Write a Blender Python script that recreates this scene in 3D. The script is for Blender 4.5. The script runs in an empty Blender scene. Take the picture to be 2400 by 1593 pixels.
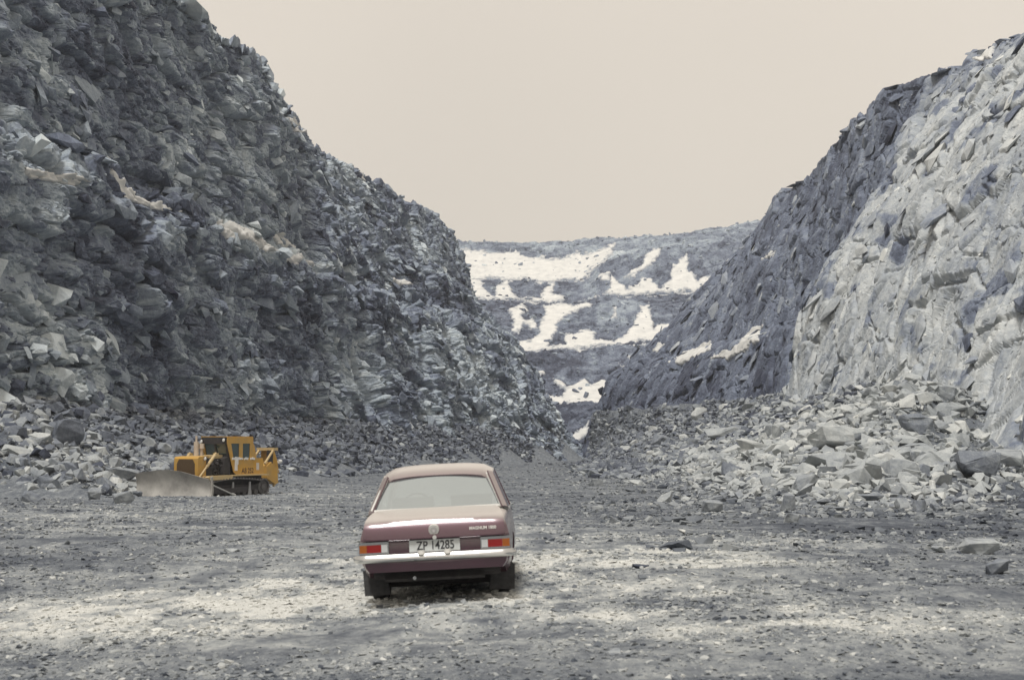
import bpy, bmesh, math, random
import numpy as np
from mathutils import Vector, Matrix

# ------------------------------------------------------------------ camera
F = 3215.0            # focal length in photo pixels (2400 wide)
CH = 1.65             # eye height above the quarry floor at the car
PITCH = math.atan(243.5 / F)
scene = bpy.context.scene
C = scene.collection
cam_d = bpy.data.cameras.new("camera")
cam_d.sensor_width = 36.0
cam_d.lens = F / 2400 * 36.0
cam_d.clip_start = 0.1
cam_d.clip_end = 6000
cam_d.dof.use_dof = True
cam_d.dof.focus_distance = 95.0
cam_d.dof.aperture_fstop = 4.0
cam = bpy.data.objects.new("camera", cam_d)
cam.location = (0, 0, CH)
cam.rotation_euler = (math.pi / 2 + PITCH, 0, 0)
C.objects.link(cam)
scene.camera = cam

# ------------------------------------------------------------------ sky and sun (bright overcast)
SUN_FROM = Vector((-0.16, -0.38, 0.90)).normalized()
w = bpy.data.worlds.new("World")
scene.world = w
w.use_nodes = True
nt = w.node_tree
nt.nodes.clear()
wo = nt.nodes.new("ShaderNodeOutputWorld")
bg = nt.nodes.new("ShaderNodeBackground")
sky = nt.nodes.new("ShaderNodeTexSky")
sky.sky_type = 'NISHITA'
sky.sun_disc = False
sky.sun_elevation = math.asin(SUN_FROM.z)
sky.sun_rotation = math.atan2(SUN_FROM.x, SUN_FROM.y)
sky.dust_density = 4.0
cl = nt.nodes.new("ShaderNodeRGB")
cl.outputs[0].default_value = (1.0, 0.905, 0.782, 1)
sc_ = nt.nodes.new("ShaderNodeVectorMath"); sc_.operation = 'SCALE'
sc_.inputs[3].default_value = 7.1
mx = nt.nodes.new("ShaderNodeMixRGB"); mx.inputs[0].default_value = 0.93
tc = nt.nodes.new("ShaderNodeTexCoord")
nz = nt.nodes.new("ShaderNodeTexNoise"); nz.inputs['Scale'].default_value = 1.3; nz.inputs['Detail'].default_value = 2
mr = nt.nodes.new("ShaderNodeMapRange")
mr.inputs[1].default_value = 0.25; mr.inputs[2].default_value = 0.75
mr.inputs[3].default_value = 6.2; mr.inputs[4].default_value = 8.1
nt.links.new(tc.outputs['Generated'], nz.inputs['Vector'])
nt.links.new(nz.outputs['Fac'], mr.inputs[0])
nt.links.new(mr.outputs[0], sc_.inputs[3])
nt.links.new(cl.outputs[0], sc_.inputs[0])
nt.links.new(sky.outputs[0], mx.inputs[1])
nt.links.new(sc_.outputs[0], mx.inputs[2])
nt.links.new(mx.outputs[0], bg.inputs['Color'])
bg.inputs['Strength'].default_value = 0.106
nt.links.new(bg.outputs[0], wo.inputs[0])

sun_d = bpy.data.lights.new("sun", 'SUN')
sun_d.energy = 2.7
sun_d.angle = math.radians(13)
sun_d.color = (1.0, 0.985, 0.96)
sun = bpy.data.objects.new("sun", sun_d)
sun.rotation_euler = (-SUN_FROM).to_track_quat('-Z', 'Y').to_euler()
sun.location = (-30, -30, 80)
C.objects.link(sun)

scene.view_settings.view_transform = 'Standard'
scene.view_settings.look = 'None'
scene.view_settings.exposure = 0.0
scene.view_settings.gamma = 1.0
scene.render.filter_size = 1.7
scene.cycles.max_bounces = 5
scene.cycles.diffuse_bounces = 2
scene.cycles.glossy_bounces = 3
scene.cycles.transparent_max_bounces = 8
scene.cycles.use_adaptive_sampling = True

# ------------------------------------------------------------------ helpers: pixels <-> world (modelling aid)
cphi, sphi = math.cos(PITCH), math.sin(PITCH)
def W(px, py, D):
    a = px - 1200.0; b = 796.5 - py
    dy = cphi * F - sphi * b; dz = sphi * F + cphi * b
    s = D / dy
    return np.array([a * s, D, CH + dz * s])
def proj(P):
    x = P[..., 0]; y = P[..., 1]; z = P[..., 2] - CH
    yy = cphi * y + sphi * z; zz = -sphi * y + cphi * z
    yy = np.where(yy < 0.1, 0.1, yy)
    return 1200 + F * x / yy, 796.5 - F * zz / yy

# ------------------------------------------------------------------ numpy noise
def _h(ix, iy, iz, seed):
    n = (ix.astype(np.int64) * 374761393 + iy.astype(np.int64) * 668265263 + iz.astype(np.int64) * 2147483647 + seed * 974634777) & 0xFFFFFFFF
    n = ((n ^ (n >> 13)) * 1274126177) & 0xFFFFFFFF
    n = ((n ^ (n >> 16)) * 2246822519) & 0xFFFFFFFF
    n = n ^ (n >> 15)
    return n
def hf(n):
    return (n & 0xFFFFFF).astype(np.float32) / 16777216.0
def hre(n, k):
    m = ((n + k * 7919) * 1664525 + 1013904223) & 0xFFFFFFFF
    m = ((m ^ (m >> 15)) * 2246822519) & 0xFFFFFFFF
    return hf(m ^ (m >> 13))
def vnoise(P, seed=0):
    i = np.floor(P).astype(np.int64); f = (P - i).astype(np.float32); f = f * f * (3 - 2 * f)
    r = 0
    for dx in (0, 1):
        wx = f[..., 0] if dx else 1 - f[..., 0]
        for dy in (0, 1):
            wy = f[..., 1] if dy else 1 - f[..., 1]
            for dz in (0, 1):
                wz = f[..., 2] if dz else 1 - f[..., 2]
                r = r + wx * wy * wz * hf(_h(i[..., 0] + dx, i[..., 1] + dy, i[..., 2] + dz, seed))
    return r * 2 - 1
def fbm(P, oct=4, seed=0, gain=0.5):
    a = 1.0; r = 0; t = 0
    for o in range(oct):
        r = r + a * vnoise(P * (2.03 ** o) + o * 17.3, seed + o); t += a; a *= gain
    return r / t
def vor(P, seed=0):
    """cell hash, offset from the cell point, F2-F1"""
    b = np.floor(P - 0.5).astype(np.int64)
    best = np.full(P.shape[:-1], 1e9, np.float32); sec = best.copy()
    bh = np.zeros(P.shape[:-1], np.int64); off = np.zeros(P.shape, np.float32)
    for dx in (0, 1):
        for dy in (0, 1):
            for dz in (0, 1):
                cx, cy, cz = b[..., 0] + dx, b[..., 1] + dy, b[..., 2] + dz
                n = _h(cx, cy, cz, seed)
                ox = (P[..., 0] - (cx + 0.15 + 0.7 * hre(n, 1))).astype(np.float32)
                oy = (P[..., 1] - (cy + 0.15 + 0.7 * hre(n, 2))).astype(np.float32)
                oz = (P[..., 2] - (cz + 0.15 + 0.7 * hre(n, 3))).astype(np.float32)
                d = ox * ox + oy * oy + oz * oz
                m = d < best
                sec = np.where(m, best, np.minimum(sec, d))
                best = np.where(m, d, best); bh = np.where(m, n, bh)
                off[..., 0] = np.where(m, ox, off[..., 0]); off[..., 1] = np.where(m, oy, off[..., 1]); off[..., 2] = np.where(m, oz, off[..., 2])
    return bh, off, np.sqrt(sec) - np.sqrt(best)
def blocks(P, M, seed, tilt=0.9):
    """height of angular fracture blocks; M rotates/scales world into cell space. returns h in -1..1-ish, tone, gap"""
    Q = P @ M.T
    bh, off, gap = vor(Q, seed)
    h = hre(bh, 5) * 2 - 1
    g = (hre(bh, 6) - 0.5) * off[..., 0] + (hre(bh, 7) - 0.5) * off[..., 1] + (hre(bh, 8) - 0.5) * off[..., 2]
    return h * 0.55 + g * tilt * 2, hre(bh, 9), gap
def cellmat(axis_long, axis_thick, sizes):
    l = Vector(axis_long).normalized(); t = Vector(axis_thick); t = (t - l * t.dot(l)).normalized(); s = l.cross(t)
    M = np.array([list(l), list(s), list(t)])
    return M / np.array(sizes)[:, None]
def sstep(a, b, x):
    t = np.clip((x - a) / (b - a), 0, 1); return t * t * (3 - 2 * t)
def poly_sd(px, py, poly):
    """signed distance (positive inside) to a polygon"""
    poly = np.array(poly, float); n = len(poly)
    d = np.full(px.shape, 1e9); ins = np.zeros(px.shape, bool)
    for i in range(n):
        x0, y0 = poly[i]; x1, y1 = poly[(i + 1) % n]
        ex, ey = x1 - x0, y1 - y0; L = ex * ex + ey * ey + 1e-9
        t = np.clip(((px - x0) * ex + (py - y0) * ey) / L, 0, 1)
        d = np.minimum(d, (px - x0 - t * ex) ** 2 + (py - y0 - t * ey) ** 2)
        c = ((y0 > py) != (y1 > py)) & (px < (x1 - x0) * (py - y0) / (y1 - y0 + 1e-12) + x0)
        ins ^= c
    return np.where(ins, 1, -1) * np.sqrt(d)

# ------------------------------------------------------------------ materials
def new_mat(name):
    m = bpy.data.materials.new(name); m.use_nodes = True
    t = m.node_tree
    return m, t, t.nodes['Principled BSDF']
def node(t, typ, **kw):
    n = t.nodes.new(typ)
    for k, v in kw.items():
        if k.startswith('i_'):
            n.inputs[k[2:].replace('_', ' ')].default_value = v
        else:
            setattr(n, k, v)
    return n
def ramp(t, stops):
    r = t.nodes.new("ShaderNodeValToRGB")
    e = r.color_ramp.elements
    e[0].position, e[0].color = stops[0][0], (*stops[0][1], 1)
    e[1].position, e[1].color = stops[-1][0], (*stops[-1][1], 1)
    for p, c in stops[1:-1]:
        x = e.new(p); x.color = (*c, 1)
    return r
def rock_mat(name, stops, scale=1.0, bump=0.5, var=0.35, dist=0.06, streak=(1, 1, 1)):
    m, t, p = new_mat(name)
    at = node(t, "ShaderNodeAttribute", attribute_name="tone")
    co = node(t, "ShaderNodeTexCoord")
    mp = node(t, "ShaderNodeMapping"); mp.inputs['Scale'].default_value = streak
    t.links.new(co.outputs['Object'], mp.inputs[0])
    n1 = node(t, "ShaderNodeTexNoise", i_Scale=0.9 * scale, i_Detail=9.0, i_Roughness=0.65)
    n2 = node(t, "ShaderNodeTexNoise", i_Scale=5.0 * scale, i_Detail=6.0, i_Roughness=0.7)
    t.links.new(mp.outputs[0], n1.inputs['Vector']); t.links.new(mp.outputs[0], n2.inputs['Vector'])
    a = node(t, "ShaderNodeMath", operation='MULTIPLY_ADD'); a.inputs[1].default_value = var * 1.6; a.inputs[2].default_value = -var * 0.8
    t.links.new(n1.outputs['Fac'], a.inputs[0])
    b = node(t, "ShaderNodeMath", operation='ADD'); t.links.new(a.outputs[0], b.inputs[0]); t.links.new(at.outputs['Fac'], b.inputs[1])
    a2 = node(t, "ShaderNodeMath", operation='MULTIPLY_ADD'); a2.inputs[1].default_value = var * 1.2; a2.inputs[2].default_value = -var * 0.6
    t.links.new(n2.outputs['Fac'], a2.inputs[0])
    c = node(t, "ShaderNodeMath", operation='ADD'); t.links.new(a2.outputs[0], c.inputs[0]); t.links.new(b.outputs[0], c.inputs[1])
    r = ramp(t, stops)
    t.links.new(c.outputs[0], r.inputs[0]); t.links.new(r.outputs[0], p.inputs['Base Color'])
    p.inputs['Roughness'].default_value = 0.82
    p.inputs['Specular IOR Level'].default_value = 0.3
    v = node(t, "ShaderNodeTexVoronoi", i_Scale=2.2 * scale)
    t.links.new(mp.outputs[0], v.inputs['Vector'])
    s = node(t, "ShaderNodeMath", operation='ADD'); t.links.new(n2.outputs['Fac'], s.inputs[0]); t.links.new(v.outputs['Distance'], s.inputs[1])
    bp = node(t, "ShaderNodeBump"); bp.inputs['Strength'].default_value = bump; bp.inputs['Distance'].default_value = dist
    t.links.new(s.outputs[0], bp.inputs['Height']); t.links.new(bp.outputs[0], p.inputs['Normal'])
    return m
STOPS = [(0.0, (0.012, 0.014, 0.034)), (0.3, (0.062, 0.072, 0.106)), (0.5, (0.178, 0.206, 0.268)), (0.7, (0.352, 0.402, 0.450)), (1.0, (0.64, 0.69, 0.70))]
STOPS_G = [(0.0, (0.024, 0.029, 0.042)), (0.3, (0.082, 0.094, 0.115)), (0.5, (0.185, 0.200, 0.216)), (0.7, (0.345, 0.360, 0.358)), (1.0, (0.60, 0.60, 0.565))]
M_cliff = rock_mat("grey_cliff_rock", STOPS, 1.0, 0.6, 0.32, 0.12)
STOPS_P = STOPS[:3] + [(0.7, (0.375, 0.402, 0.422)), (1.0, (0.67, 0.68, 0.65))]
M_pale = rock_mat("pale_cliff_rock", STOPS_P, 0.8, 0.45, 0.30, 0.08)
M_far = rock_mat("far_cliff_rock", STOPS, 0.35, 0.8, 0.45, 0.6)
STOPS_T = [(0.0, (0.015, 0.018, 0.032)), (0.3, (0.070, 0.080, 0.108)), (0.5, (0.185, 0.203, 0.232)), (0.7, (0.385, 0.405, 0.405)), (1.0, (0.68, 0.68, 0.64))]
M_rubble = rock_mat("rubble_rock", STOPS_T, 1.6, 0.5, 0.25, 0.05)
M_ground = rock_mat("gravel_ground", STOPS_G, 3.0, 0.9, 0.50, 0.04, (1, 0.55, 1))

def sky_sheen_top(m, col, fac):  # pale diffuse tint on upward faces, painted in place of reflected sky
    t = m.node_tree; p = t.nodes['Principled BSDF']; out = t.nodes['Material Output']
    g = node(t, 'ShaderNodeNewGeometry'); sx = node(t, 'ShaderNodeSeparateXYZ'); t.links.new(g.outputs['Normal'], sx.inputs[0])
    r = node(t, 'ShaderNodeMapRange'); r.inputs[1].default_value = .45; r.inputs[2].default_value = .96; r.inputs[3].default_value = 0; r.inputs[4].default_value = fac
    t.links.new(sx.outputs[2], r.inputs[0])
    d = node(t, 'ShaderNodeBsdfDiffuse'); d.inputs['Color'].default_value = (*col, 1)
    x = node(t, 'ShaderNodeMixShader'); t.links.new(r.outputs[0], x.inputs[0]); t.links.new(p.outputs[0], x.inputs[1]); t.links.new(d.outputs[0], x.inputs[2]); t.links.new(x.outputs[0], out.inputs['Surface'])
def simple(name, col, rough=0.5, metal=0.0, spec=0.5, coat=0.0, var=0.0, vs=8.0, dirt=None, dirtfac=0.5, bump=0.0):
    m, t, p = new_mat(name)
    p.inputs['Base Color'].default_value = (*col, 1)
    p.inputs['Roughness'].default_value = rough
    p.inputs['Metallic'].default_value = metal
    p.inputs['Specular IOR Level'].default_value = spec
    p.inputs['Coat Weight'].default_value = coat
    p.inputs['Coat Roughness'].default_value = 0.20
    p.inputs['Coat IOR'].default_value = 2.0 if coat >= 1 else 1.5
    if var or dirt:
        co = node(t, "ShaderNodeTexCoord")
        n = node(t, "ShaderNodeTexNoise", i_Scale=vs, i_Detail=8.0, i_Roughness=0.65)
        t.links.new(co.outputs['Object'], n.inputs['Vector'])
        d = dirt or tuple(c * 0.5 for c in col)
        r = ramp(t, [(0.5 - 0.22 * 1, col), (0.5 + 0.25, tuple(col[i] * (1 - dirtfac) + d[i] * dirtfac for i in range(3)))])
        t.links.new(n.outputs['Fac'], r.inputs[0]); t.links.new(r.outputs[0], p.inputs['Base Color'])
        if bump:
            bp = node(t, "ShaderNodeBump"); bp.inputs['Strength'].default_value = bump; bp.inputs['Distance'].default_value = 0.02
            t.links.new(n.outputs['Fac'], bp.inputs['Height']); t.links.new(bp.outputs[0], p.inputs['Normal'])
    return m
M_snow, _t, _p = new_mat("old_snow")
_n = node(_t, "ShaderNodeTexNoise", i_Scale=0.35, i_Detail=8.0, i_Roughness=0.6)
_c = node(_t, "ShaderNodeTexCoord"); _t.links.new(_c.outputs['Object'], _n.inputs['Vector'])
_r = ramp(_t, [(0.32, (0.72, 0.71, 0.67)), (0.6, (0.60, 0.595, 0.57)), (0.75, (0.42, 0.42, 0.41))])
_t.links.new(_n.outputs['Fac'], _r.inputs[0])
_at = node(_t, "ShaderNodeAttribute", attribute_name="tone"); _mx = node(_t, "ShaderNodeMixRGB"); _mx.inputs[1].default_value = (.27, .29, .32, 1)
_t.links.new(_at.outputs['Fac'], _mx.inputs[0]); _t.links.new(_r.outputs[0], _mx.inputs[2]); _t.links.new(_mx.outputs[0], _p.inputs['Base Color'])
_p.inputs['Roughness'].default_value = 0.7
_b = node(_t, "ShaderNodeBump"); _b.inputs['Strength'].default_value = 0.4; _b.inputs['Distance'].default_value = 0.4
_t.links.new(_n.outputs['Fac'], _b.inputs['Height']); _t.links.new(_b.outputs[0], _p.inputs['Normal'])

# ------------------------------------------------------------------ object helpers
def tag(o, label=None, cat=None, group=None, kind=None):
    if label: o["label"] = label
    if cat: o["category"] = cat
    if group: o["group"] = group
    if kind: o["kind"] = kind
    return o
def empty(name, loc=(0, 0, 0), rot=(0, 0, 0)):
    o = bpy.data.objects.new(name, None); C.objects.link(o)
    o.location = loc; o.rotation_euler = rot
    o.empty_display_size = 0.2
    return o
def link(name, me, mats, parent=None):
    o = bpy.data.objects.new(name, me)
    for m in (mats if isinstance(mats, (list, tuple)) else [mats]):
        me.materials.append(m)
    C.objects.link(o)
    if parent is not None: o.parent = parent
    return o
def np_mesh(name, V, quads=None, tris=None, tone=None, smooth=False):
    me = bpy.data.meshes.new(name)
    V = np.ascontiguousarray(V, np.float32)
    me.vertices.add(len(V)); me.vertices.foreach_set("co", V.ravel())
    parts = []; starts = []; n = 0
    if quads is not None and len(quads):
        parts.append(np.asarray(quads, np.int32).ravel()); starts.append(np.arange(len(quads)) * 4); n += len(quads) * 4
    if tris is not None and len(tris):
        parts.append(np.asarray(tris, np.int32).ravel()); starts.append(n + np.arange(len(tris)) * 3)
    loops = np.concatenate(parts); st = np.concatenate(starts).astype(np.int32)
    me.loops.add(len(loops)); me.loops.foreach_set("vertex_index", loops)
    me.polygons.add(len(st)); me.polygons.foreach_set("loop_start", st)
    me.update(calc_edges=True); me.validate()
    me.polygons.foreach_set("use_smooth", np.full(len(me.polygons), smooth, bool))
    if tone is not None:
        a = me.attributes.new("tone", 'FLOAT', 'POINT'); a.data.foreach_set("value", np.ascontiguousarray(tone, np.float32))
    return me
def grid_quads(nu, nv, off=0, flip=False):
    i = np.arange(nu - 1)[:, None] * nv + np.arange(nv - 1)[None, :] + off
    q = np.stack([i, i + 1, i + nv + 1, i + nv], -1).reshape(-1, 4)
    return q[:, ::-1] if flip else q
def catmull(A, axis, n_per):
    """resample control array along axis with Catmull-Rom; n_per = samples per span (list)"""
    A = np.moveaxis(A, axis, 0); out = []
    n = len(A)
    for k in range(n - 1):
        p0 = A[max(k - 1, 0)]; p1 = A[k]; p2 = A[k + 1]; p3 = A[min(k + 2, n - 1)]
        m = n_per[k]
        for t in np.linspace(0, 1, m, endpoint=False):
            out.append(0.5 * ((2 * p1) + (-p0 + p2) * t + (2 * p0 - 5 * p1 + 4 * p2 - p3) * t * t + (-p0 + 3 * p1 - 3 * p2 + p3) * t ** 3))
    out.append(A[-1])
    return np.moveaxis(np.array(out), 0, axis)
def linres(A, axis, n_per):
    A = np.moveaxis(A, axis, 0); out = []
    for k in range(len(A) - 1):
        for t in np.linspace(0, 1, n_per[k], endpoint=False):
            out.append(A[k] * (1 - t) + A[k + 1] * t)
    out.append(A[-1])
    return np.moveaxis(np.array(out), 0, axis)
def grid_normals(P):
    du = np.gradient(P, axis=0); dv = np.gradient(P, axis=1)
    n = np.cross(du, dv); n /= np.linalg.norm(n, axis=-1, keepdims=True) + 1e-9
    return n
def blur(A, k):
    for ax in (0, 1):
        pad = [(0, 0)] * A.ndim; pad[ax] = (k, k)
        B = np.cumsum(np.pad(A, pad, mode='edge'), axis=ax)
        sl1 = [slice(None)] * A.ndim; sl0 = [slice(None)] * A.ndim
        sl1[ax] = slice(2 * k, None); sl0[ax] = slice(0, -2 * k)
        A = (B[tuple(sl1)] - B[tuple(sl0)]) / (2 * k)
        # length is n; keep size
        need = None
    return A

rng = np.random.default_rng(7)

# ------------------------------------------------------------------ angular rock prototypes
def hull_rock(seed, npts=13, boxy=0.55):
    r = random.Random(seed)
    bm = bmesh.new()
    for i in range(npts):
        d = Vector((r.gauss(0, 1), r.gauss(0, 1), r.gauss(0, 1))).normalized()
        d = Vector([math.copysign(abs(c) ** boxy, c) for c in d])
        d *= r.uniform(0.72, 1.0) / max(d.length, 1.0) * 1.15
        bm.verts.new(d)
    res = bmesh.ops.convex_hull(bm, input=bm.verts)
    bmesh.ops.delete(bm, geom=list({g for g in res['geom_interior'] + res['geom_unused'] if isinstance(g, bmesh.types.BMVert)}), context='VERTS')
    bmesh.ops.triangulate(bm, faces=bm.faces)
    bmesh.ops.recalc_face_normals(bm, faces=bm.faces)
    bm.verts.ensure_lookup_table()
    V = np.array([v.co[:] for v in bm.verts]); T = np.array([[v.index for v in f.verts] for f in bm.faces])
    bm.free()
    return V, T
PROTO = [hull_rock(100 + i, 9 + i % 7, 0.5 + 0.1 * (i % 3)) for i in range(28)]
def rotmats(n, tiltmax, r):
    """random rotation: full yaw, limited tilt"""
    yaw = r.uniform(0, 2 * np.pi, n); tl = r.normal(0, tiltmax, n); ta = r.uniform(0, 2 * np.pi, n)
    cy, sy = np.cos(yaw), np.sin(yaw); z0 = np.zeros(n); o = np.ones(n)
    Rz = np.stack([np.stack([cy, -sy, z0], -1), np.stack([sy, cy, z0], -1), np.stack([z0, z0, o], -1)], 1)
    ax, ay = np.cos(ta), np.sin(ta); c, s = np.cos(tl), np.sin(tl)
    Rt = np.stack([np.stack([c + ax * ax * (1 - c), ax * ay * (1 - c), ay * s], -1),
                   np.stack([ay * ax * (1 - c), c + ay * ay * (1 - c), -ax * s], -1),
                   np.stack([-ay * s, ax * s, c], -1)], 1)
    return Rt @ Rz
def scatter(pos, size, tone, r, flat=(0.35, 0.8), tilt=0.35, base=None):
    """returns V,T,tone for a joined heap of angular rocks"""
    n = len(pos)
    pid = r.integers(0, len(PROTO), n)
    R = rotmats(n, tilt, r)
    S = np.stack([r.uniform(0.75, 1.25, n), r.uniform(0.55, 1.0, n), r.uniform(flat[0], flat[1], n)], -1) * size[:, None]
    if base is not None: R = np.einsum('nij,njk->nik', base, R)
    Vs, Ts, Os = [], [], []; off = 0
    for k, (pv, pt) in enumerate(PROTO):
        m = np.where(pid == k)[0]
        if not len(m): continue
        v = pv[None] * S[m][:, None, :] * 0.5
        v = np.einsum('nij,nkj->nki', R[m], v) + pos[m][:, None, :]
        Vs.append(v.reshape(-1, 3)); nv = len(pv)
        Ts.append((pt[None] + (np.arange(len(m)) * nv)[:, None, None] + off).reshape(-1, 3))
        Os.append(np.repeat(tone[m], nv)); off += len(m) * nv
    return np.concatenate(Vs), np.concatenate(Ts), np.concatenate(Os)

# ------------------------------------------------------------------ the quarry floor and its talus slopes
XL = np.array([[40, 8.5], [50, 9.2], [80, 9.8], [115, 10.2], [150, 11.0], [190, 12], [240, 14], [300, 16]])   # foot line of the pale talus
XWR = np.array([[40, 36], [60, 34], [90, 33.5], [120, 32.5], [145, 31.5], [156, 30.6], [175, 31], [190, 29], [210, 26], [240, 21], [268, 17], [300, 17]])
XF = np.array([[60, -21], [72, -21.5], [85, -22.5], [100, -20.5], [142, -16.5], [180, -11], [220, -1.5], [250, 7], [290, 15]])
XWL = np.array([[45, -37], [70, -35.5], [90, -33.5], [115, -30], [142, -24.5], [161, -22], [175, -20], [190, -16.5], [214, -10], [253, 3], [283, 10.5], [300, 11.3]])
def G(x, y, detail=True):
    x = np.asarray(x, float); y = np.asarray(y, float)
    z = -1.35 * sstep(17, 88, y) - 0.15 * sstep(88, 150, y)
    # slight cross fall under the parked car
    z = z + 0.052 * (x + 0.8) * np.exp(-((x + 0.8) ** 2 / 30 + (y - 15.5) ** 2 / 60))
    xl = np.interp(y, XL[:, 0], XL[:, 1]); xw = np.interp(y, XWR[:, 0], XWR[:, 1])
    yf = np.interp(x, [5, 8, 12, 16, 22, 30, 40], [50, 47, 47, 51, 60, 72, 80])
    P2 = np.stack([x * 0.11, y * 0.11, np.zeros_like(x)], -1)
    lump = fbm(P2, 3, 11)
    a = np.clip((x - xl + 1.8 * lump) / (xw - xl), 0, 1.15); b = np.clip((y - yf + 9 * lump) / 34, 0, 1.2)
    tr = np.minimum(a, b)
    hr = 7.6 * (tr ** 1.4)
    xf = np.interp(y, XF[:, 0], XF[:, 1]); xv = np.interp(y, XWL[:, 0], XWL[:, 1])
    a = np.clip((xf - x + 1.2 * lump) / (xf - xv), 0, 1.15); b = np.clip((y - 73 + 2 * lump) / 12, 0, 1)
    tl = np.minimum(a, np.where(x < -19, b, 1))
    hl = 5.6 * (tl ** 1.1)
    z = z + hr + hl
    if detail:
        nr = 0.05 + 0.5 * sstep(0.0, 0.25, np.maximum(tr, tl))
        z = z + nr * 1.1 * fbm(np.stack([x * 0.5, y * 0.5, np.zeros_like(x)], -1), 4, 21) \
              + 0.035 * fbm(np.stack([x * 2.2, y * 1.2, np.zeros_like(x)], -1), 4, 31)
        z = z + 0.06 * fbm(np.stack([x * 0.25, y * 0.8, np.zeros_like(x)], -1), 3, 41)
    return z
def talus_t(x, y):
    xl = np.interp(y, XL[:, 0], XL[:, 1]); xw = np.interp(y, XWR[:, 0], XWR[:, 1])
    yf = np.interp(x, [5, 8, 12, 16, 22, 30, 40], [50, 47, 47, 51, 60, 72, 80])
    tr = np.minimum((x - xl) / (xw - xl), (y - yf) / 34)
    xf = np.interp(y, XF[:, 0], XF[:, 1]); xv = np.interp(y, XWL[:, 0], XWL[:, 1])
    tl = np.minimum((xf - x) / (xf - xv), np.where(x < -19, (y - 73) / 12, 1))
    return tr, tl
def hit(px, py, y0=7.0, y1=320.0):
    """where the view ray through a photo pixel meets the floor"""
    ys = np.geomspace(y0, y1, 1500)
    a = px - 1200.0; b = 796.5 - py
    dy = cphi * F - sphi * b; dz = sphi * F + cphi * b
    X = a / dy * ys; Z = CH + dz / dy * ys
    g = G(X, ys, False)
    k = np.where(Z < g)[0]
    k = k[0] if len(k) else len(ys) - 1
    return X[k], ys[k], float(g[k])
# pale dust and gravel spread on the floor (photo position, radii in metres, amount)
SPOTS = [(880, 1400, 5.5, 5.0, .14), (1150, 1300, 4, 6, .08), (1080, 1440, 4.5, 2.4, .34), (650, 1430, 2.6, 1.6, .26), (760, 1370, 3.5, 3.0, .28), (1450, 1380, 1.8, 3.0, .24), (1560, 1460, .9, .8, .15),
         (350, 1220, 6, 7, .26), (120, 1195, 5, 6, .25), (700, 1320, 3, 4, .20), (1320, 1300, 2.5, 5, .22), (1000, 1330, 3, 3, .2),
         (200, 1440, 2.4, 1.0, .34), (480, 1400, 2.0, 1.2, .2), (1750, 1330, 1.2, 1.2, .22), (1500, 1245, 3.5, 4, .34), (1700, 1270, 3.2, 3.5, .2),
         (700, 1160, 6, 16, .22), (1250, 1130, 6, 30, .05), (300, 1330, 2.5, 2.0, -.16), (130, 1300, 3, 3, -.14), (700, 1240, 3.2, 5, -.12), (560, 1290, 2.5, 2.0, -.10),
         (1800, 1240, 5, 3.5, -.20), (1350, 1170, 4, 8, -.22), (2250, 1230, 5, 8, -.20), (2200, 1170, 5, 10, -.26), (1800, 1380, 2, 2.5, -.12), (2100, 1420, 2, 2.5, -.12),
         (1700, 1550, 2, 1.2, -.12), (400, 1520, 2.4, 1.2, -.14), (1000, 1560, 2.5, .9, -.10), (2050, 1330, 2.5, 2.5, -.08), (1150, 1400, .9, 1.2, .06)]
SP = []
for (px, py, rx, ry, am) in SPOTS:
    X, Y, _ = hit(px, py); SP.append((X + .25 * (Y - 20), Y, rx, ry, am))
def floor_tone(x, y):
    P2 = np.stack([x, y, np.zeros_like(x)], -1)
    wx = x + 1.5 * fbm(P2 * 0.35, 4, 51) + .25 * (y - 20); wy = y + 2.4 * fbm(P2 * 0.3 + 9, 4, 52)
    t = 0.42 + 0.12 * fbm(np.stack([x * 0.30, y * 0.55, 0 * x], -1), 5, 53, .6) + 0.15 * fbm(np.stack([x * .16, y * 1.3, 0 * x], -1), 4, 54, .6) + 0.12 * fbm(np.stack([x * .7 + y * .2, y * 3.0, 0 * x], -1), 3, 57, .6)
    brk = 0.72 + 2.0 * fbm(np.stack([x * 1.5, y * 1.1, 0 * x], -1), 5, 55, .7)
    t = t + 0.15 * fbm(np.stack([x * 2.6, y * 1.6, 0 * x], -1), 3, 56, .6)
    for (X, Y, rx, ry, am) in SP:
        t = t + 0.54 * am * np.clip(brk, 0.1, 1.5) * np.exp(-(((wx - X) / rx) ** 2 + ((wy - Y) / ry) ** 2) * 0.7)
    tr, tl = talus_t(x, y)
    t = t * (1 - sstep(-.02, .12, tl)) + 0.36 * sstep(-.02, .12, tl)
    t = t * (1 - sstep(.0, .12, tr)) + 0.42 * sstep(.0, .12, tr)
    # dark fine spoil in front of the talus at the right
    t = t - 0.18 * np.exp(-(((x - 23) / 9) ** 2 + ((y - 60) / 12) ** 2))
    return t
cols = np.concatenate([np.linspace(-1500, -130, 60, endpoint=False), np.arange(-130, 2530, 3.0), np.linspace(2530, 3900, 60)])
rows = np.geomspace(5.0, 330, 980)
XX = ((cols - 1200) / F)[:, None] * rows[None, :]; YY = np.repeat(rows[None, :], len(cols), 0)
ZZ = G(XX, YY)
V = np.stack([XX, YY, ZZ], -1).reshape(-1, 3)
tone = floor_tone(XX, YY).reshape(-1)
q = grid_quads(len(cols), len(rows), 0, True)
gx = np.linspace(-260, 260, 90); gy = np.linspace(-260, 340, 90)
GX, GY = np.meshgrid(gx, gy, indexing='ij')
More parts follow.
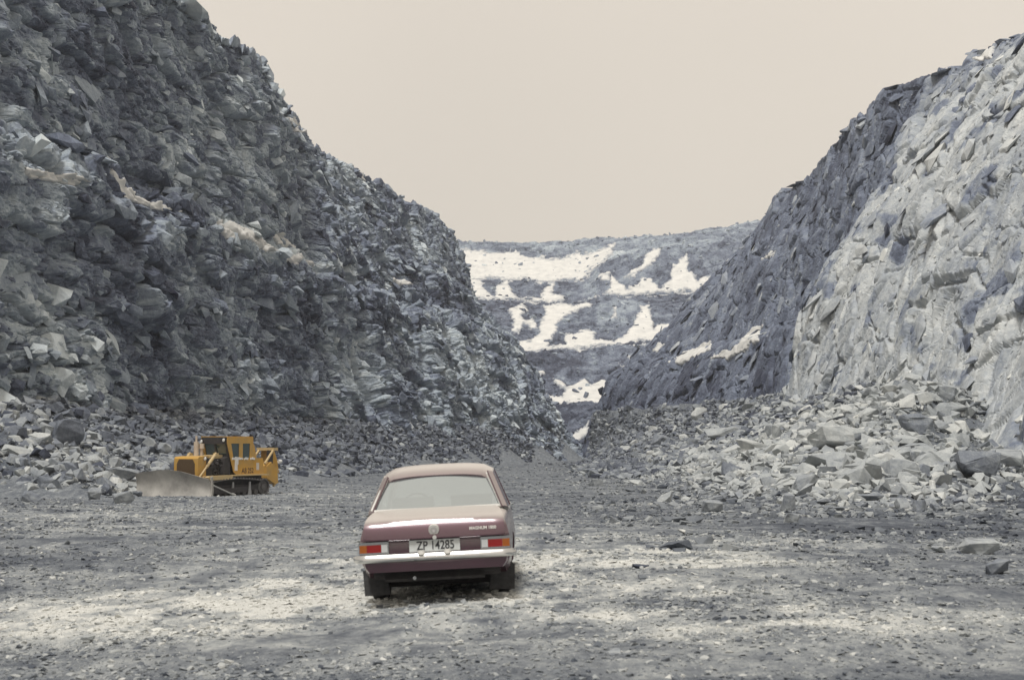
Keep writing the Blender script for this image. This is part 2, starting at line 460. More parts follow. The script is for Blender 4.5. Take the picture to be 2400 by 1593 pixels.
# the quarry goes on behind the viewer; an unseen bank is added to darken reflections on the car
GZ = G(GX, GY, False) - 0.35 * sstep(-10, 5, GY) + 30 * sstep(-90, -150, GY) + 1.5 * fbm(np.stack([GX * .06, GY * .06, 0 * GX], -1), 3, 141) * sstep(-20, -90, GY)
V2 = np.stack([GX, GY, GZ], -1).reshape(-1, 3)
q2 = grid_quads(90, 90, len(V), True)
me = np_mesh("ground", np.concatenate([V, V2]), np.concatenate([q, q2]), None, np.concatenate([tone, np.full(len(V2), .45)]), False)
ground = link("ground", me, M_ground); tag(ground, kind="structure")

# ------------------------------------------------------------------ cliffs
def cliff(name, P, mat, layers, tone_fn, amp_fn=None, blocks_n=0, bseed=1, bsize=(0.5, 2.4), btone=0.05, bflat=(0.25, 0.6), btilt=0.5, sgn=1, low=1.2, bmask=None, bnorm=0.6, soft=0, extra=None, gd=0.30, gw=0.09, slabs=0):
    N = blur(grid_normals(blur(P, 6)), 4); N /= np.linalg.norm(N, axis=-1, keepdims=True) + 1e-9
    N = N * sgn
    amp = np.ones(P.shape[:2]) if amp_fn is None else amp_fn(P)
    warp = np.stack([fbm(P * 0.12, 3, 61), fbm(P * 0.12 + 31, 3, 62), fbm(P * 0.12 + 57, 3, 63)], -1) * 1.0
    warp = warp + np.stack([fbm(P * 0.6, 2, 64), fbm(P * 0.6 + 31, 2, 65), fbm(P * 0.6 + 57, 2, 66)], -1) * 0.06
    h = low * fbm(P * 0.07, 3, 67)
    tn = np.zeros(P.shape[:2])
    for (M, a, s, ta) in layers:
        b, t, gap = blocks(P + warp, M, s)
        h = h + a * b * (0.35 + 0.65 * sstep(0.0, 0.15, gap)) - a * gd * (1 - sstep(0.0, gw, gap))
        tn = tn + ta * (t - 0.5) * 2 
    if soft: h = blur(h, soft)
    if extra is not None: h = h + extra(P)
    h = h + 0.06 * fbm(P * 1.7, 3, 68)
    Q = P + N * (h * amp)[..., None]
    tone = tone_fn(P, Q, N) + tn
    nu, nv = P.shape[:2]
    V = Q.reshape(-1, 3); T = None; tt = tone.reshape(-1)
    if blocks_n:
        r = np.random.default_rng(bseed)
        area = np.linalg.norm(np.cross(np.gradient(Q, axis=0), np.gradient(Q, axis=1)), axis=-1)
        area = np.minimum(area, np.percentile(area, 98))
        if bmask is not None: area = area * bmask(P)
        pr = (area / area.sum()).reshape(-1)
        idx = r.choice(len(V), blocks_n, p=pr)
        size = bsize[0] * (bsize[1] / bsize[0]) ** (r.uniform(0, 1, blocks_n) ** 2.6)
        pos = V[idx] + N.reshape(-1, 3)[idx] * (size * r.uniform(-.14, .10, blocks_n))[:, None]
        nn = N.reshape(-1, 3)[idx] * bnorm + np.array([0, 0, 1 - bnorm]); nn /= np.linalg.norm(nn, axis=1, keepdims=True)
        u_ = np.cross(nn, np.array([0.1, 1.0, 0.2])); u_ /= np.linalg.norm(u_, axis=1, keepdims=True)
        bbase = np.stack([u_, np.cross(nn, u_), nn], -1)
        bt = tt[idx] + r.normal(0, 0.13, blocks_n) + btone
        bv, btri, bto = scatter(pos, size, bt, r, bflat, btilt, bbase)
        T = btri + len(V); V = np.concatenate([V, bv]); tt = np.concatenate([tt, bto])
        if slabs:
            i2 = r.choice(nu * nv, slabs, p=(area / area.sum()).reshape(-1)); n2 = N.reshape(-1, 3)[i2]
            sz = r.uniform(2.2, 5.5, slabs) * r.uniform(.6, 1, slabs)
            nn = n2 * .8 + np.array([0, 0, .25]); nn /= np.linalg.norm(nn, axis=1, keepdims=True)
            u_ = np.cross(nn, np.array([0.1, 1.0, 0.2])); u_ /= np.linalg.norm(u_, axis=1, keepdims=True)
            bv, btri, bto = scatter(Q.reshape(-1, 3)[i2] - n2 * (sz * .10)[:, None], sz, tone.reshape(-1)[i2] + r.normal(.03, .10, slabs), r, (.2, .36), .28, np.stack([u_, np.cross(nn, u_), nn], -1))
            T = np.concatenate([T, btri + len(V)]); V = np.concatenate([V, bv]); tt = np.concatenate([tt, bto])
    me = np_mesh(name, V, grid_quads(nu, nv, 0, sgn > 0), T, tt, False)
    o = link(name, me, mat)
    return o, P, Q, N
SNOWS = []
def in_polys(P, polys, grow=0):
    px, py = proj(P); m = np.zeros(P.shape[:2])
    for poly in polys:
        xs = [p[0] for p in poly]; ys = [p[1] for p in poly]
        bb = (px > min(xs) - 40) & (px < max(xs) + 40) & (py > min(ys) - 40) & (py < max(ys) + 40)
        if bb.any():
            sd = np.full(P.shape[:2], -99.0); sd[bb] = poly_sd(px[bb], py[bb], poly)
            m = np.maximum(m, sstep(-6 - grow, 5, sd))
    return m
def drape_snow(P, Q, N, poly, label, thick=0.5, group=None, rough=5.0, sc=1.0):
    """one snow patch lying on a rock surface"""
    px, py = proj(P)
    wob = fbm(P * sc * 0.35, 4, 71) * rough + fbm(P * sc * 1.3, 3, 72) * rough * 0.9
    xs = [p[0] for p in poly]; ys = [p[1] for p in poly]
    bb = (px > min(xs) - 12) & (px < max(xs) + 12) & (py > min(ys) - 12) & (py < max(ys) + 12)
    if not bb.any(): return None
    sd = np.full(px.shape, -99.0); sd[bb] = poly_sd(px[bb], py[bb], poly)
    sd = sd + wob + 1.5 * fbm(P * sc * 3.5, 2, 75) * rough * .35
    keep = sd > -5
    S = blur(Q, 1 if thick < .5 else 2)
    off = -0.35 + (0.35 + thick * (0.8 + 0.5 * fbm(P * .5, 3, 73))) * sstep(-2.5, 1.5, sd)
    S = S + N * off[..., None]
    edge = sstep(-1.5, 6.5 if sc < .9 else 1.2, sd + (5 if sc < .9 else 2) * fbm(P * sc * 1.8, 3, 74)).reshape(-1)
    q = grid_quads(*P.shape[:2], 0, True)
    kf = keep.reshape(-1)
    q = q[kf[q].all(1)]
    if not len(q): return None
    used, inv = np.unique(q, return_inverse=True)
    me = np_mesh("snow_patch", S.reshape(-1, 3)[used], inv.reshape(-1, 4), None, edge[used], True)
    o = link("snow_patch", me, M_snow)
    tag(o, label, "snow patch", group or "old snow patches lying in the quarry")
    return o

# ---- left cliff
ZL = np.array([-2.2, 4.0, 12.5, 23.3, 24.6, 32, 40, 46.6])
TL = np.array([
 [62, -32, -36, -38, -39.5, -43.5, -45, -46.5, -48], [78, -31, -35, -36.5, -38, -41, -42, -43, -44],
 [95, -29.5, -33, -34.2, -35.2, -37.6, -38.2, -38.8, -39.2], [115, -27, -30, -31, -32, -34, -34.5, -34.8, -35], [130, -24.3, -27.2, -28.4, -29.6, -31.4, -32, -32.2, -32.3],
 [143, -21.5, -24.5, -26, -27.5, -29, -29.3, -29.6, -29.8], [161, -19, -22, -23.5, -25, -26.8, -27.8, -28.7, -29.5], [175, -17, -20, -21.5, -23.2, -25.3, -27, -28.3, -29.4],
 [190, -13, -16.5, -18.5, -20.5, -23, -25.5, -27.8, -29.5], [208, -7.5, -11.5, -13.5, -16.5, -19.5, -23, -26.6, -29.0], [222, -3, -7, -9.5, -12.5, -15.5, -18.5, -21.5, -23.8],
 [240, 4, -1, -4, -8.5, -11.3, -14, -17.5, -20.2], [256, 9, 4, 0.5, -5, -7.5, -10.5, -13.5, -16.9], [272, 13, 7.5, 3.5, -2.2, -4.5, -8.8, -12.2, -15.2],
 [285, 16, 10.5, 6.2, -.2, -2.2, -7.6, -11, -14], [293, 17.0, 11.3, 7.2, .9, -1.2, -8, -11, -14], [300, 10, 2, -3, -9, -11, -18, -21, -24], [310, -50, -50, -50, -55, -55, -60, -60, -60]])
A = np.zeros((len(TL), 9, 3))
for i, r_ in enumerate(TL):
    for j in range(8):
        A[i, j] = (r_[1 + j], r_[0] + (ZL[j] * 0.12 if i < 14 else 0), ZL[j])
    A[i, 8] = A[i, 7] + np.array([-40, 10, 1.0])
A[:4, 8, 2] += 2
# small variation of the crest so the skyline steps like the photo
nper = [40, 80, 110, 125, 110, 110, 90, 80, 90, 70, 80, 80, 70, 50, 40, 26, 8]
P = catmull(A, 0, nper)
P = linres(P, 1, [50, 80, 100, 14, 80, 80, 80, 10])
P[..., :] = blur(P, 3)
L_poly = {
 'l1': [(1320,540),(1350,545),(1380,590),(1415,600),(1400,612),(1345,605)], 'l2': [(1630,790),(1670,795),(1668,835),(1640,815)],
 'l3': [(480,815),(525,855),(600,878),(700,925),(790,985),(650,950),(560,925),(510,885)], 'l4': [(1265,1070),(1320,1105),(1400,1165),(1470,1215),(1380,1185),(1290,1135),(1255,1095)],
 'l5': [(1825,1270),(1885,1312),(1840,1302)], 'l6': [(130, 815), (220, 810), (340, 850), (300, 862), (200, 838)]}
L_poly = {k: [(x / 1.96, y / 1.96) for x, y in v] for k, v in L_poly.items()}
streaks = [[(x / 1.96, y / 1.96) for x, y in [(960,990),(1150,1085),(1290,1150),(1460,1200),(1700,1250),(1650,1270),(1400,1215),(1150,1130)]]]
DARKS = [[(560, 640), (760, 600), (1080, 690), (900, 780), (700, 790), (640, 720)], [(60, 560), (300, 540), (420, 640), (250, 700), (60, 680)], [(1000, 620), (1100, 660), (1120, 760), (1040, 720)], [(620, 760), (720, 740), (760, 880), (650, 860)]]
LIGHTS = [[(340, 540), (520, 540), (500, 720), (440, 730), (380, 640)], [(60, 120), (150, 60), (150, 220), (70, 260)], [(1090, 880), (1160, 900), (1200, 1000), (1140, 990)], [(50, 780), (190, 760), (300, 860), (180, 950), (50, 900)], [(380, 330), (470, 300), (470, 430), (390, 430)], [(60, 300), (150, 290), (150, 400), (60, 400)]]
def toneL(P, Q, N):
    px, py = proj(P); y_ = P[..., 1]
    t = 0.61 + 0.22 * fbm(P * 0.06, 4, 81) + 0.12 * fbm(P * np.array([.5, .5, .9]), 4, 82)
    for s in streaks: t = t + 0.38 * sstep(-8, 8, poly_sd(px, py, s))
    for s in DARKS: t = t - 0.11 * sstep(-40, 30, poly_sd(px, py, s) + 30 * fbm(P * .2, 3, 83))
    q = np.hypot((px - 40) * .9, py - 915) + 10 * fbm(P * .25, 3, 86)
    mk = sstep(330, 280, px) * sstep(760, 800, py) * sstep(1000, 960, py) * (px < 340) * (y_ < 110)
    t = t + mk * (0.20 * (np.mod(q / 46, 1.0) > .55) - .12)
    for s in LIGHTS: t = t + 0.12 * sstep(-40, 30, poly_sd(px, py, s) + 30 * fbm(P * .2, 3, 84))
    return t
bedL = (0.25, 0.95, -0.22); thickL = (0.25, 0.15, 1)
layL = [(cellmat(bedL, thickL, (7, 5, 4.0)), 1.15, 201, .06), (cellmat(bedL, thickL, (3.0, 2.2, 1.5)), 0.55, 202, .11), (cellmat(bedL, thickL, (1.15, .9, .55)), 0.20, 203, .10), (cellmat(bedL, thickL, (.5, .42, .25)), 0.09, 204, .05)]
def extraL(P):
    px, py = proj(P); z = P[..., 2]; y = P[..., 1]
    m = sstep(150, 165, y) * sstep(225, 200, y) * sstep(16, 9, z)
    rb = 1 - np.abs(fbm(np.stack([y * .22 + z * .03, z * .02, 0 * z], -1), 2, 85)) * 3.2
    e = 1.5 * m * rb
    q = np.hypot((px - 40) * .9, py - 915) + 10 * fbm(P * .25, 3, 86)
    mk = sstep(330, 280, px) * sstep(760, 800, py) * sstep(1000, 960, py) * (px < 340) * (y < 110)
    e = e + 0.9 * mk * (np.mod(q / 46, 1.0) - .5)
    g = fbm(np.stack([y * .09 - z * .05, z * .015, 0 * z], -1), 3, 87)
    return e - 1.6 * sstep(.12, .5, g)
def ampL(P):
    m = in_polys(P, list(L_poly.values()), 2)
    return (0.45 + 0.6 * sstep(-2, 6, P[..., 2])) * (1 - 0.6 * m)
cl_o, PL_, QL_, NL_ = cliff("cliff_left", P, M_cliff, layL, toneL, ampL, 11500, 5, (0.40, 2.9), 0.03, (0.3, 0.7), 0.5, 1, 1.5, (lambda P: .30 + 2.0 * sstep(-.05, .45, fbm(P * .11, 3, 88))), 0.35, 0, extraL, 0.70, 0.09, 1300)
tag(cl_o, kind="structure")
drape_snow(PL_, QL_, NL_, [(510,520),(560,545),(640,585),(700,612),(690,620),(620,592),(540,556)], "long thin broken snow line along the middle of the left cliff ledge", .30)
drape_snow(PL_, QL_, NL_, [(50,395),(90,402),(160,420),(180,432),(120,425),(50,412)], "thin snow line on the left cliff ledge at its near end, above the dirty strip", .30)
drape_snow(PL_, QL_, NL_, L_poly['l1'], "small snow patch just below the skyline of the dark left cliff", .34)
drape_snow(PL_, QL_, NL_, L_poly['l2'], "tiny round snow patch under the shoulder of the left cliff skyline", .34)
drape_snow(PL_, QL_, NL_, L_poly['l3'], "long narrow snow streak on the sloping ledge of the left cliff", .34)
drape_snow(PL_, QL_, NL_, L_poly['l4'], "slanting snow streak beside the pale gravel run on the left cliff", .34)
drape_snow(PL_, QL_, NL_, L_poly['l5'], "tiny snow fleck low on the far end of the left cliff", .34)
drape_snow(PL_, QL_, NL_, L_poly['l6'], "dirty snow strip at the near end of the left cliff ledge", .34)

# ---- right cliff: pale face nearby, dark face beyond the rib
ZR = np.array([-2.2, 5.0, 13.0, 17.0, 18.3, 25, 31, 39, 46.6])
TR = np.array([
 [48, 31, 37, 41, 43, 44, 47.5, 51, 56, 63], [66, 30, 36, 40, 42, 43, 46, 49.5, 54.5, 61], [84, 29.5, 34.7, 38.6, 40.6, 41.4, 44.6, 48, 53, 59.5],
 [100, 29.5, 34, 37.5, 39.4, 40, 43.4, 46.8, 52, 58.5], [118, 29.5, 33, 36.3, 38, 38.6, 42, 45.4, 50.8, 57], [136, 29.5, 32, 34.6, 36.2, 36.8, 40, 43.6, 49.6, 55.8],
 [148, 29, 31, 33.2, 34.6, 35.2, 38.6, 42.4, 48.9, 55], [157, 28.6, 30.2, 32.3, 33.8, 34.4, 37.8, 41.4, 48.0, 53],
 [161, 29.6, 33, 35.5, 37.3, 38.5, 41.2, 44.5, 48.2, 51.2], [168, 29.6, 33, 35.6, 37.4, 39.4, 42, 44.2, 46.4, 48.2], [178, 28.6, 32.4, 35.4, 37.2, 39.6, 42, 43.8, 45.6, 47.3],
 [190, 26.5, 31, 34.6, 36.3, 38.9, 41.4, 43.2, 45.6, 47.4], [208, 23, 28, 32.5, 34.6, 37.6, 40.4, 42.6, 45.8, 48.3], [228, 19.5, 25, 30, 32.5, 35.8, 39, 41.8, 46.0, 50],
 [240, 17.5, 23, 28, 31, 34, 37.5, 40.4, 44.2, 47.6], [256, 15.5, 20.5, 25, 28, 30.6, 35.5, 39.5, 44.4, 49.6], [270, 14, 18.2, 22, 25, 27.6, 33.6, 38.4, 44.6, 51],
 [283, 14.5, 17.2, 19.8, 22.4, 24.4, 31.4, 37.2, 45, 51.8], [290, 16, 18.6, 21, 24, 26, 33, 39, 47, 53], [300, 40, 42, 44, 46, 48, 52, 56, 60, 62]])
A = np.zeros((len(TR), 10, 3))
for i, r_ in enumerate(TR):
    for j in range(9):
        A[i, j] = (r_[1 + j], r_[0] + ZR[j] * 0.04, ZR[j])
    A[i, 9] = A[i, 8] + np.array([45, 8, 3.0])
P = catmull(A, 0, [40, 90, 110, 120, 130, 120, 90, 34, 50, 60, 60, 80, 80, 60, 60, 60, 50, 16, 8])
P = linres(P, 1, [50, 76, 44, 14, 66, 66, 84, 76, 12])
P = blur(P, 3)
z2 = lambda L: [(1000 + x / 2.412, 450 + y / 2.412) for x, y in L]
z7 = lambda L: [(1700 + x / 1.844, 50 + y / 1.844) for x, y in L]
R_poly = {'r1': z2([(1375,970),(1450,915),(1610,845),(1610,905),(1520,940),(1440,962)]), 'r2': z2([(1600,948),(1720,895),(1800,830),(1840,770),(1912,752),(1865,845),(1780,905),(1700,942)]),
 'r3': z2([(1285,905),(1320,862),(1350,870),(1310,900)]), 'r4': z2([(1900,390),(1980,338),(1965,372)]), 'r5': z7([(920,195),(940,175),(1010,150),(975,185),(955,215)]), 'r6': z7([(1075,175),(1110,145),(1165,118),(1150,160),(1110,178)])}
def toneR(P, Q, N):
    px, py = proj(P)
    y = P[..., 1]
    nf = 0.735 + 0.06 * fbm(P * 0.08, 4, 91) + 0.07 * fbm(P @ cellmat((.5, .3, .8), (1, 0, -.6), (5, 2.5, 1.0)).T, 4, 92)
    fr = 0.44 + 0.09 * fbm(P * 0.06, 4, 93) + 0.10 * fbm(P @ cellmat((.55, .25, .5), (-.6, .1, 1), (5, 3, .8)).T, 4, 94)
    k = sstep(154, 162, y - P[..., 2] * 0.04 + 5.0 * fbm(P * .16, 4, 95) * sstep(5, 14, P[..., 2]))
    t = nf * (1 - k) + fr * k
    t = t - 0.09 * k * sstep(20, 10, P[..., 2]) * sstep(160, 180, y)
    # random dark blotches on the pale wall
    t = t - 0.24 * (1 - k) * sstep(0.20, 0.40, fbm(P * np.array([.28, .2, .28]), 3, 96))
    # darker top soil near the crest
    t = t - 0.16 * (1 - k) * sstep(41, 45, P[..., 2] + 2 * fbm(P * .2, 2, 97))
    return t
folR = (0.42, 0.35, 0.84); thR = (-1, 0.25, 0.45)
layR = [(cellmat(folR, thR, (10, 6, 4.5)), 0.75, 211, .03), (cellmat(folR, thR, (6.5, 3.2, 2.0)), 0.42, 212, .06), (cellmat(folR, thR, (2.2, 1.4, .7)), 0.12, 213, .04), (cellmat((.6, .3, .5), (-.5, .1, 1), (.8, .6, .3)), 0.035, 214, .03)]
def ampR(P):
    m = in_polys(P, list(R_poly.values()), 2)
    return (0.5 + 0.5 * sstep(0, 8, P[..., 2])) * (1 - 0.65 * m)
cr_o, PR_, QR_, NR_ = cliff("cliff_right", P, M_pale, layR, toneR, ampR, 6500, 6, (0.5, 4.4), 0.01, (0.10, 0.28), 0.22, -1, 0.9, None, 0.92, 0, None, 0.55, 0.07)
tag(cr_o, kind="structure")
drape_snow(PR_, QR_, NR_, R_poly['r1'], "snow patch on the ledge of the dark cliff, lower of the ledge pair", .34)
drape_snow(PR_, QR_, NR_, R_poly['r2'], "wedge of snow climbing the ledge of the dark cliff toward the pale wall", .34)
drape_snow(PR_, QR_, NR_, R_poly['r3'], "small snow wedge where the dark cliff meets the third bench", .34)
drape_snow(PR_, QR_, NR_, R_poly['r4'], "thin snow fleck in the notch below the dark cliff's shoulder", .34)
drape_snow(PR_, QR_, NR_, R_poly['r5'], "snow wedge under the skyline where the right hill levels off", .34)
drape_snow(PR_, QR_, NR_, R_poly['r6'], "snow patch highest on the right hill beside the pale wall", .34)

# ---- the stepped benches at the head of the pit
U = np.array([900, 1000, 1060, 1120, 1180, 1240, 1300, 1360, 1420, 1480, 1540, 1600, 1680, 1760, 1840, 1950, 2100], float)
def line(pts): 
    pts = np.array(pts, float); return np.interp(U, pts[:, 0], pts[:, 1])
cA = line([(1200, 962), (1300, 956), (1410, 952), (1500, 945)])
cB = line([(1100, 840), (1200, 828), (1290, 826), (1340, 820), (1400, 811), (1490, 803), (1560, 808), (1700, 790)])
cC = line([(1050, 702), (1110, 701), (1200, 704), (1285, 709), (1380, 702), (1500, 693), (1640, 684), (1800, 670)])
cD = line([(1050, 656), (1150, 657), (1250, 660), (1365, 656), (1400, 628), (1430, 606), (1500, 588), (1600, 573), (1700, 556), (1800, 540)])
cE = line([(1000, 569), (1150, 567), (1300, 563), (1430, 559), (1550, 549), (1620, 541), (1700, 530), (1760, 525), (1820, 519), (2000, 505)])
rowsB = [(np.full(len(U), 1085.0), 292)]
def vsame(rowpy, D0, D1):
    """rows at the same height but further away"""
    out = []
    for u, p in zip(U, rowpy):
        a = W(u, p, D0); b = a.copy(); b[1] = D1; b[0] = a[0] * D1 / D0; out.append(b)
    return np.array(out)
def vrow(py, D): return np.array([W(u, p, D) for u, p in zip(U, py)])
RB = [vrow(np.full(len(U), 1085.0), 288), vrow(cA, 316), vsame(cA, 316, 332), vrow(cB, 374), vsame(cB, 374, 392), vrow(cC, 444), vsame(cC, 444, 460), vrow(cD, 492), vsame(cD, 492, 508), vrow(cE, 556)]
RB.append(RB[-1] + np.array([0, 60, 2.0]))
A = np.stack(RB, 1)
P = catmull(A, 0, [20, 40, 70, 80, 80, 80, 80, 80, 80, 80, 80, 80, 60, 30, 12, 10])
P = linres(P, 1, [80, 8, 100, 8, 100, 8, 60, 8, 100, 10])
P = blur(P, 1)
B_poly = {
 's1': ([(120,325),(260,325),(500,345),(560,362),(760,378),(850,340),(880,352),(940,350),(1000,312),(1062,298),(1052,350),(1000,400),(930,455),(870,502),(600,503),(240,494),(190,400)], "broad smooth snow field filling the highest bench of the pit"),
 's2': ([(245,500),(300,505),(345,560),(385,590),(385,520),(450,505),(480,560),(520,592),(640,590),(670,540),(690,515),(722,512),(700,570),(780,588),(760,608),(600,622),(500,612),(250,603)], "ragged snow strip on the short dark bench below the broad snow field"),
 's3': ([(860,605),(960,598),(1035,540),(1040,458),(1090,512),(1130,548),(1200,530),(1215,478),(1270,490),(1320,542),(1370,480),(1390,420),(1470,362),(1480,440),(1530,500),(1660,452),(1620,500),(1560,560),(1400,574),(1100,588)], "peaked snow bank along the second bench from the top"),
 's4': ([(1115,480),(1150,435),(1215,405),(1240,370),(1290,325),(1335,315),(1310,360),(1260,420),(1190,472)], "slanting snow tongue on the rock hump above the peaked bank"),
 's5': ([(978,500),(990,470),(1032,455),(1030,482),(1000,502)], "small snow blob left of the peaked snow bank"),
 's6': ([(470,660),(540,628),(562,660),(540,702),(560,722),(600,700),(622,770),(590,776),(545,745),(520,800),(470,792),(500,740),(475,690)], "hooked snow patch at the left end of the middle bench"),
 's7': ([(650,640),(700,625),(760,620),(830,640),(900,620),(945,630),(900,660),(830,665),(790,700),(745,740),(735,780),(712,830),(690,872),(780,862),(780,790),(830,800),(900,775),(950,790),(952,842),(1060,848),(1120,800),(1180,720),(1200,660),(1258,622),(1260,680),(1285,725),(1280,780),(1300,740),(1400,742),(1390,790),(1330,850),(1315,862),(1200,850),(950,878),(560,910),(520,880),(500,835),(580,850),(640,800),(640,740),(670,690)], "large branching snow bank along the middle bench"),
 's8': ([(1045,712),(1065,660),(1085,690),(1072,712)], "tiny triangular snow spot on the rock between the arms of the branching bank"),
 's9': ([(620,1005),(662,998),(655,1062),(632,1052)], "small snow spot at the left end of the fourth bench"),
 's10': ([(665,1125),(720,1150),(758,1142),(772,1112),(722,1062),(708,1038),(790,1095),(830,1080),(895,1045),(930,1090),(990,1062),(1055,1080),(1005,1180),(990,1204),(930,1196),(860,1204),(720,1213),(706,1190)], "bowl shaped snow patch on the fourth bench"),
 's11': ([(1130,930),(1205,912),(1170,945),(1132,948)], "thin snow dash on the slope under the branching bank, upper of two"),
 's12': ([(1085,965),(1145,975),(1122,992),(1090,985)], "thin snow dash on the slope under the branching bank, lower of two"),
 's13': ([(790,1395),(860,1355),(912,1325),(905,1400),(850,1428),(815,1422)], "lowest snow patch beside the pit floor")}
B_poly = {k: (z2(p), l) for k, (p, l) in B_poly.items()}
def toneB(P, Q, N):
    t = 0.38 + 0.14 * fbm(P * 0.025, 4, 101) + 0.10 * fbm(P * 0.12, 4, 102)
    px, py = proj(P)
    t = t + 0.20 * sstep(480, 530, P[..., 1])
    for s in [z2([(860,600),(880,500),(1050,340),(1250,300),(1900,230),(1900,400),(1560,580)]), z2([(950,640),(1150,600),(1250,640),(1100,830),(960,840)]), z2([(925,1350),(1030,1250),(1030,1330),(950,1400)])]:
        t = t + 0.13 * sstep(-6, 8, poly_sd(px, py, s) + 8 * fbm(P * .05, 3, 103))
    return t
layB = [(cellmat((.8, .1, .5), (-.4, -.3, .8), (20, 12, 9)), 1.8, 221, .04), (cellmat((.8, .1, .5), (-.4, -.3, .8), (8, 6, 3.5)), .9, 222, .06), (cellmat((.8, .1, .5), (-.4, -.3, .8), (3, 2.4, 1.5)), 0.4, 223, .07)]
def ampB(P):
    m = in_polys(P, [p for p, l in B_poly.values()], 1)
    v = np.linspace(0, 1, P.shape[1])[None, :]
    return (0.65 + 0 * m) * (1 - 0.72 * m)
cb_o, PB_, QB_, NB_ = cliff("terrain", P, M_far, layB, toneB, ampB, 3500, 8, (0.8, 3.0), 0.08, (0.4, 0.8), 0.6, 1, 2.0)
tag(cb_o, kind="structure")
for k, (p, l) in B_poly.items():
    drape_snow(PB_, QB_, NB_, p, l, 0.34, rough=7.5, sc=0.45)
# moor beyond the rims
gx = np.linspace(-500, 500, 40); gy = np.linspace(330, 1500, 40)
GX, GY = np.meshgrid(gx, gy, indexing='ij')
GZ = 44 + 42 * sstep(380, 640, GY) + 0 * GX - 45 * (1 - sstep(14, 60, np.abs(GX - 8) - 0.18 * (GY - 330))) * (1 - sstep(560, 640, GY))
GZ = np.where(GY < 640, np.where(np.abs(GX - GY * .12) < 120, -5, GZ), GZ)

# ------------------------------------------------------------------ talus rubble, floor stones
def sample_talus(n, side, r, smin, smax, pw):
    out = []
    while sum(len(o) for o in out) < n:
        y = r.uniform(44, 285, n * 3) if side == 'r' else r.uniform(66, 290, n * 3)
        # more stones close by, where they can be told apart
        keep = r.uniform(0, 1, n * 3) < (60 / y) ** (1.0 if side == 'r' else .45); y = y[keep]
        x = r.uniform(3, 40, len(y)) if side == 'r' else r.uniform(-42, 18, len(y))
        tr, tl = talus_t(x, y); t = tr if side == 'r' else tl
        tq = t + 0.13 * fbm(np.stack([x * .25, y * .16, 0 * x], -1), 3, 77)
        k = (t > -0.35) & (t < 1.12) & (r.uniform(0, 1, len(y)) < sstep(-0.06, 0.16, tq) * 0.97 + 0.03 * sstep(-.2, 0, t))
        x, y, t = x[k], y[k], t[k]
        out.append(np.stack([x, y, t], -1))
    o = np.concatenate(out)[:n]
    s = smin * (smax / smin) ** (r.uniform(0, 1, n) ** pw)
    if side == 'r': s = s * (0.42 + 0.58 * sstep(.02, .34, o[:, 2]))
    return o, s
def darkspoil(x, y):
    return np.exp(-(((x - 24) / 9) ** 2 + ((y - 62) / 11) ** 2))
r = np.random.default_rng(21)
o, s = sample_talus(26000, 'r', r, 0.2, 1.7, 2.1)
ds = darkspoil(o[:, 0], o[:, 1]); k = r.uniform(0, 1, len(o)) > ds * 0.75; o, s = o[k], s[k]
z = G(o[:, 0], o[:, 1])
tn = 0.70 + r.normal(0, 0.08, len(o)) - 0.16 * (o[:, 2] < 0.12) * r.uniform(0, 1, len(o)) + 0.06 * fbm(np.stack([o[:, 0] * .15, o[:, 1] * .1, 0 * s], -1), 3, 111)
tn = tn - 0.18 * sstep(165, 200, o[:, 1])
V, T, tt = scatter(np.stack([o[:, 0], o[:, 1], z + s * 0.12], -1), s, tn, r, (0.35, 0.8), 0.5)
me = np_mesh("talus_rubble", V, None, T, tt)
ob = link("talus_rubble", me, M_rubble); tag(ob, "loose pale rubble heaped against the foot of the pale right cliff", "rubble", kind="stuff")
r = np.random.default_rng(22)
o, s = sample_talus(26000, 'l', r, 0.22, 1.5, 2.2)
z = G(o[:, 0], o[:, 1])
pale = np.exp(-(((o[:, 0] + 27) / 9) ** 2 + ((o[:, 1] - 82) / 14) ** 2))
tn = 0.42 + r.normal(0, 0.09, len(o)) + 0.26 * pale * (r.uniform(0, 1, len(o)) < .75) + 0.10 * (o[:, 2] < .15)
V, T, tt = scatter(np.stack([o[:, 0], o[:, 1], z + s * 0.12], -1), s, tn, r, (0.35, 0.8), 0.5)
me = np_mesh("scree_rubble", V, None, T, tt)
ob = link("scree_rubble", me, M_rubble); tag(ob, "grey scree and broken stone along the foot of the dark left cliff", "rubble", kind="stuff")
for side, seed, nm_, t0, mm, lab in (('r', 25, 'talus_rubble', .47, M_rubble, "grey rubble banked under the dark face of the right cliff toward the pit head"), ('l', 26, 'scree_rubble', .42, M_rubble, "grey scree at the far foot of the left cliff toward the pit head")):
    r = np.random.default_rng(seed); n_ = 14000
    y = r.uniform(125, 292, n_ * 3); x = r.uniform(3, 38, n_ * 3) if side == 'r' else r.uniform(-34, 18, n_ * 3)
    tr, tl = talus_t(x, y); t = tr if side == 'r' else tl
    k = (t > -.22) & (t < 1.15) & (r.uniform(0, 1, n_ * 3) < .12 + .88 * sstep(-.20, .0, t)); x, y, t = x[k][:n_], y[k][:n_], t[k][:n_]
    s = .35 * 5 ** (r.uniform(0, 1, len(x)) ** 2.2)
    V, T, tt = scatter(np.stack([x, y, G(x, y) + s * .1], -1), s, t0 + r.normal(0, .10, len(x)), r, (.35, .8), .5)
    ob = link(nm_, np_mesh(nm_, V, None, T, tt), mm); tag(ob, lab, "rubble", kind="stuff")
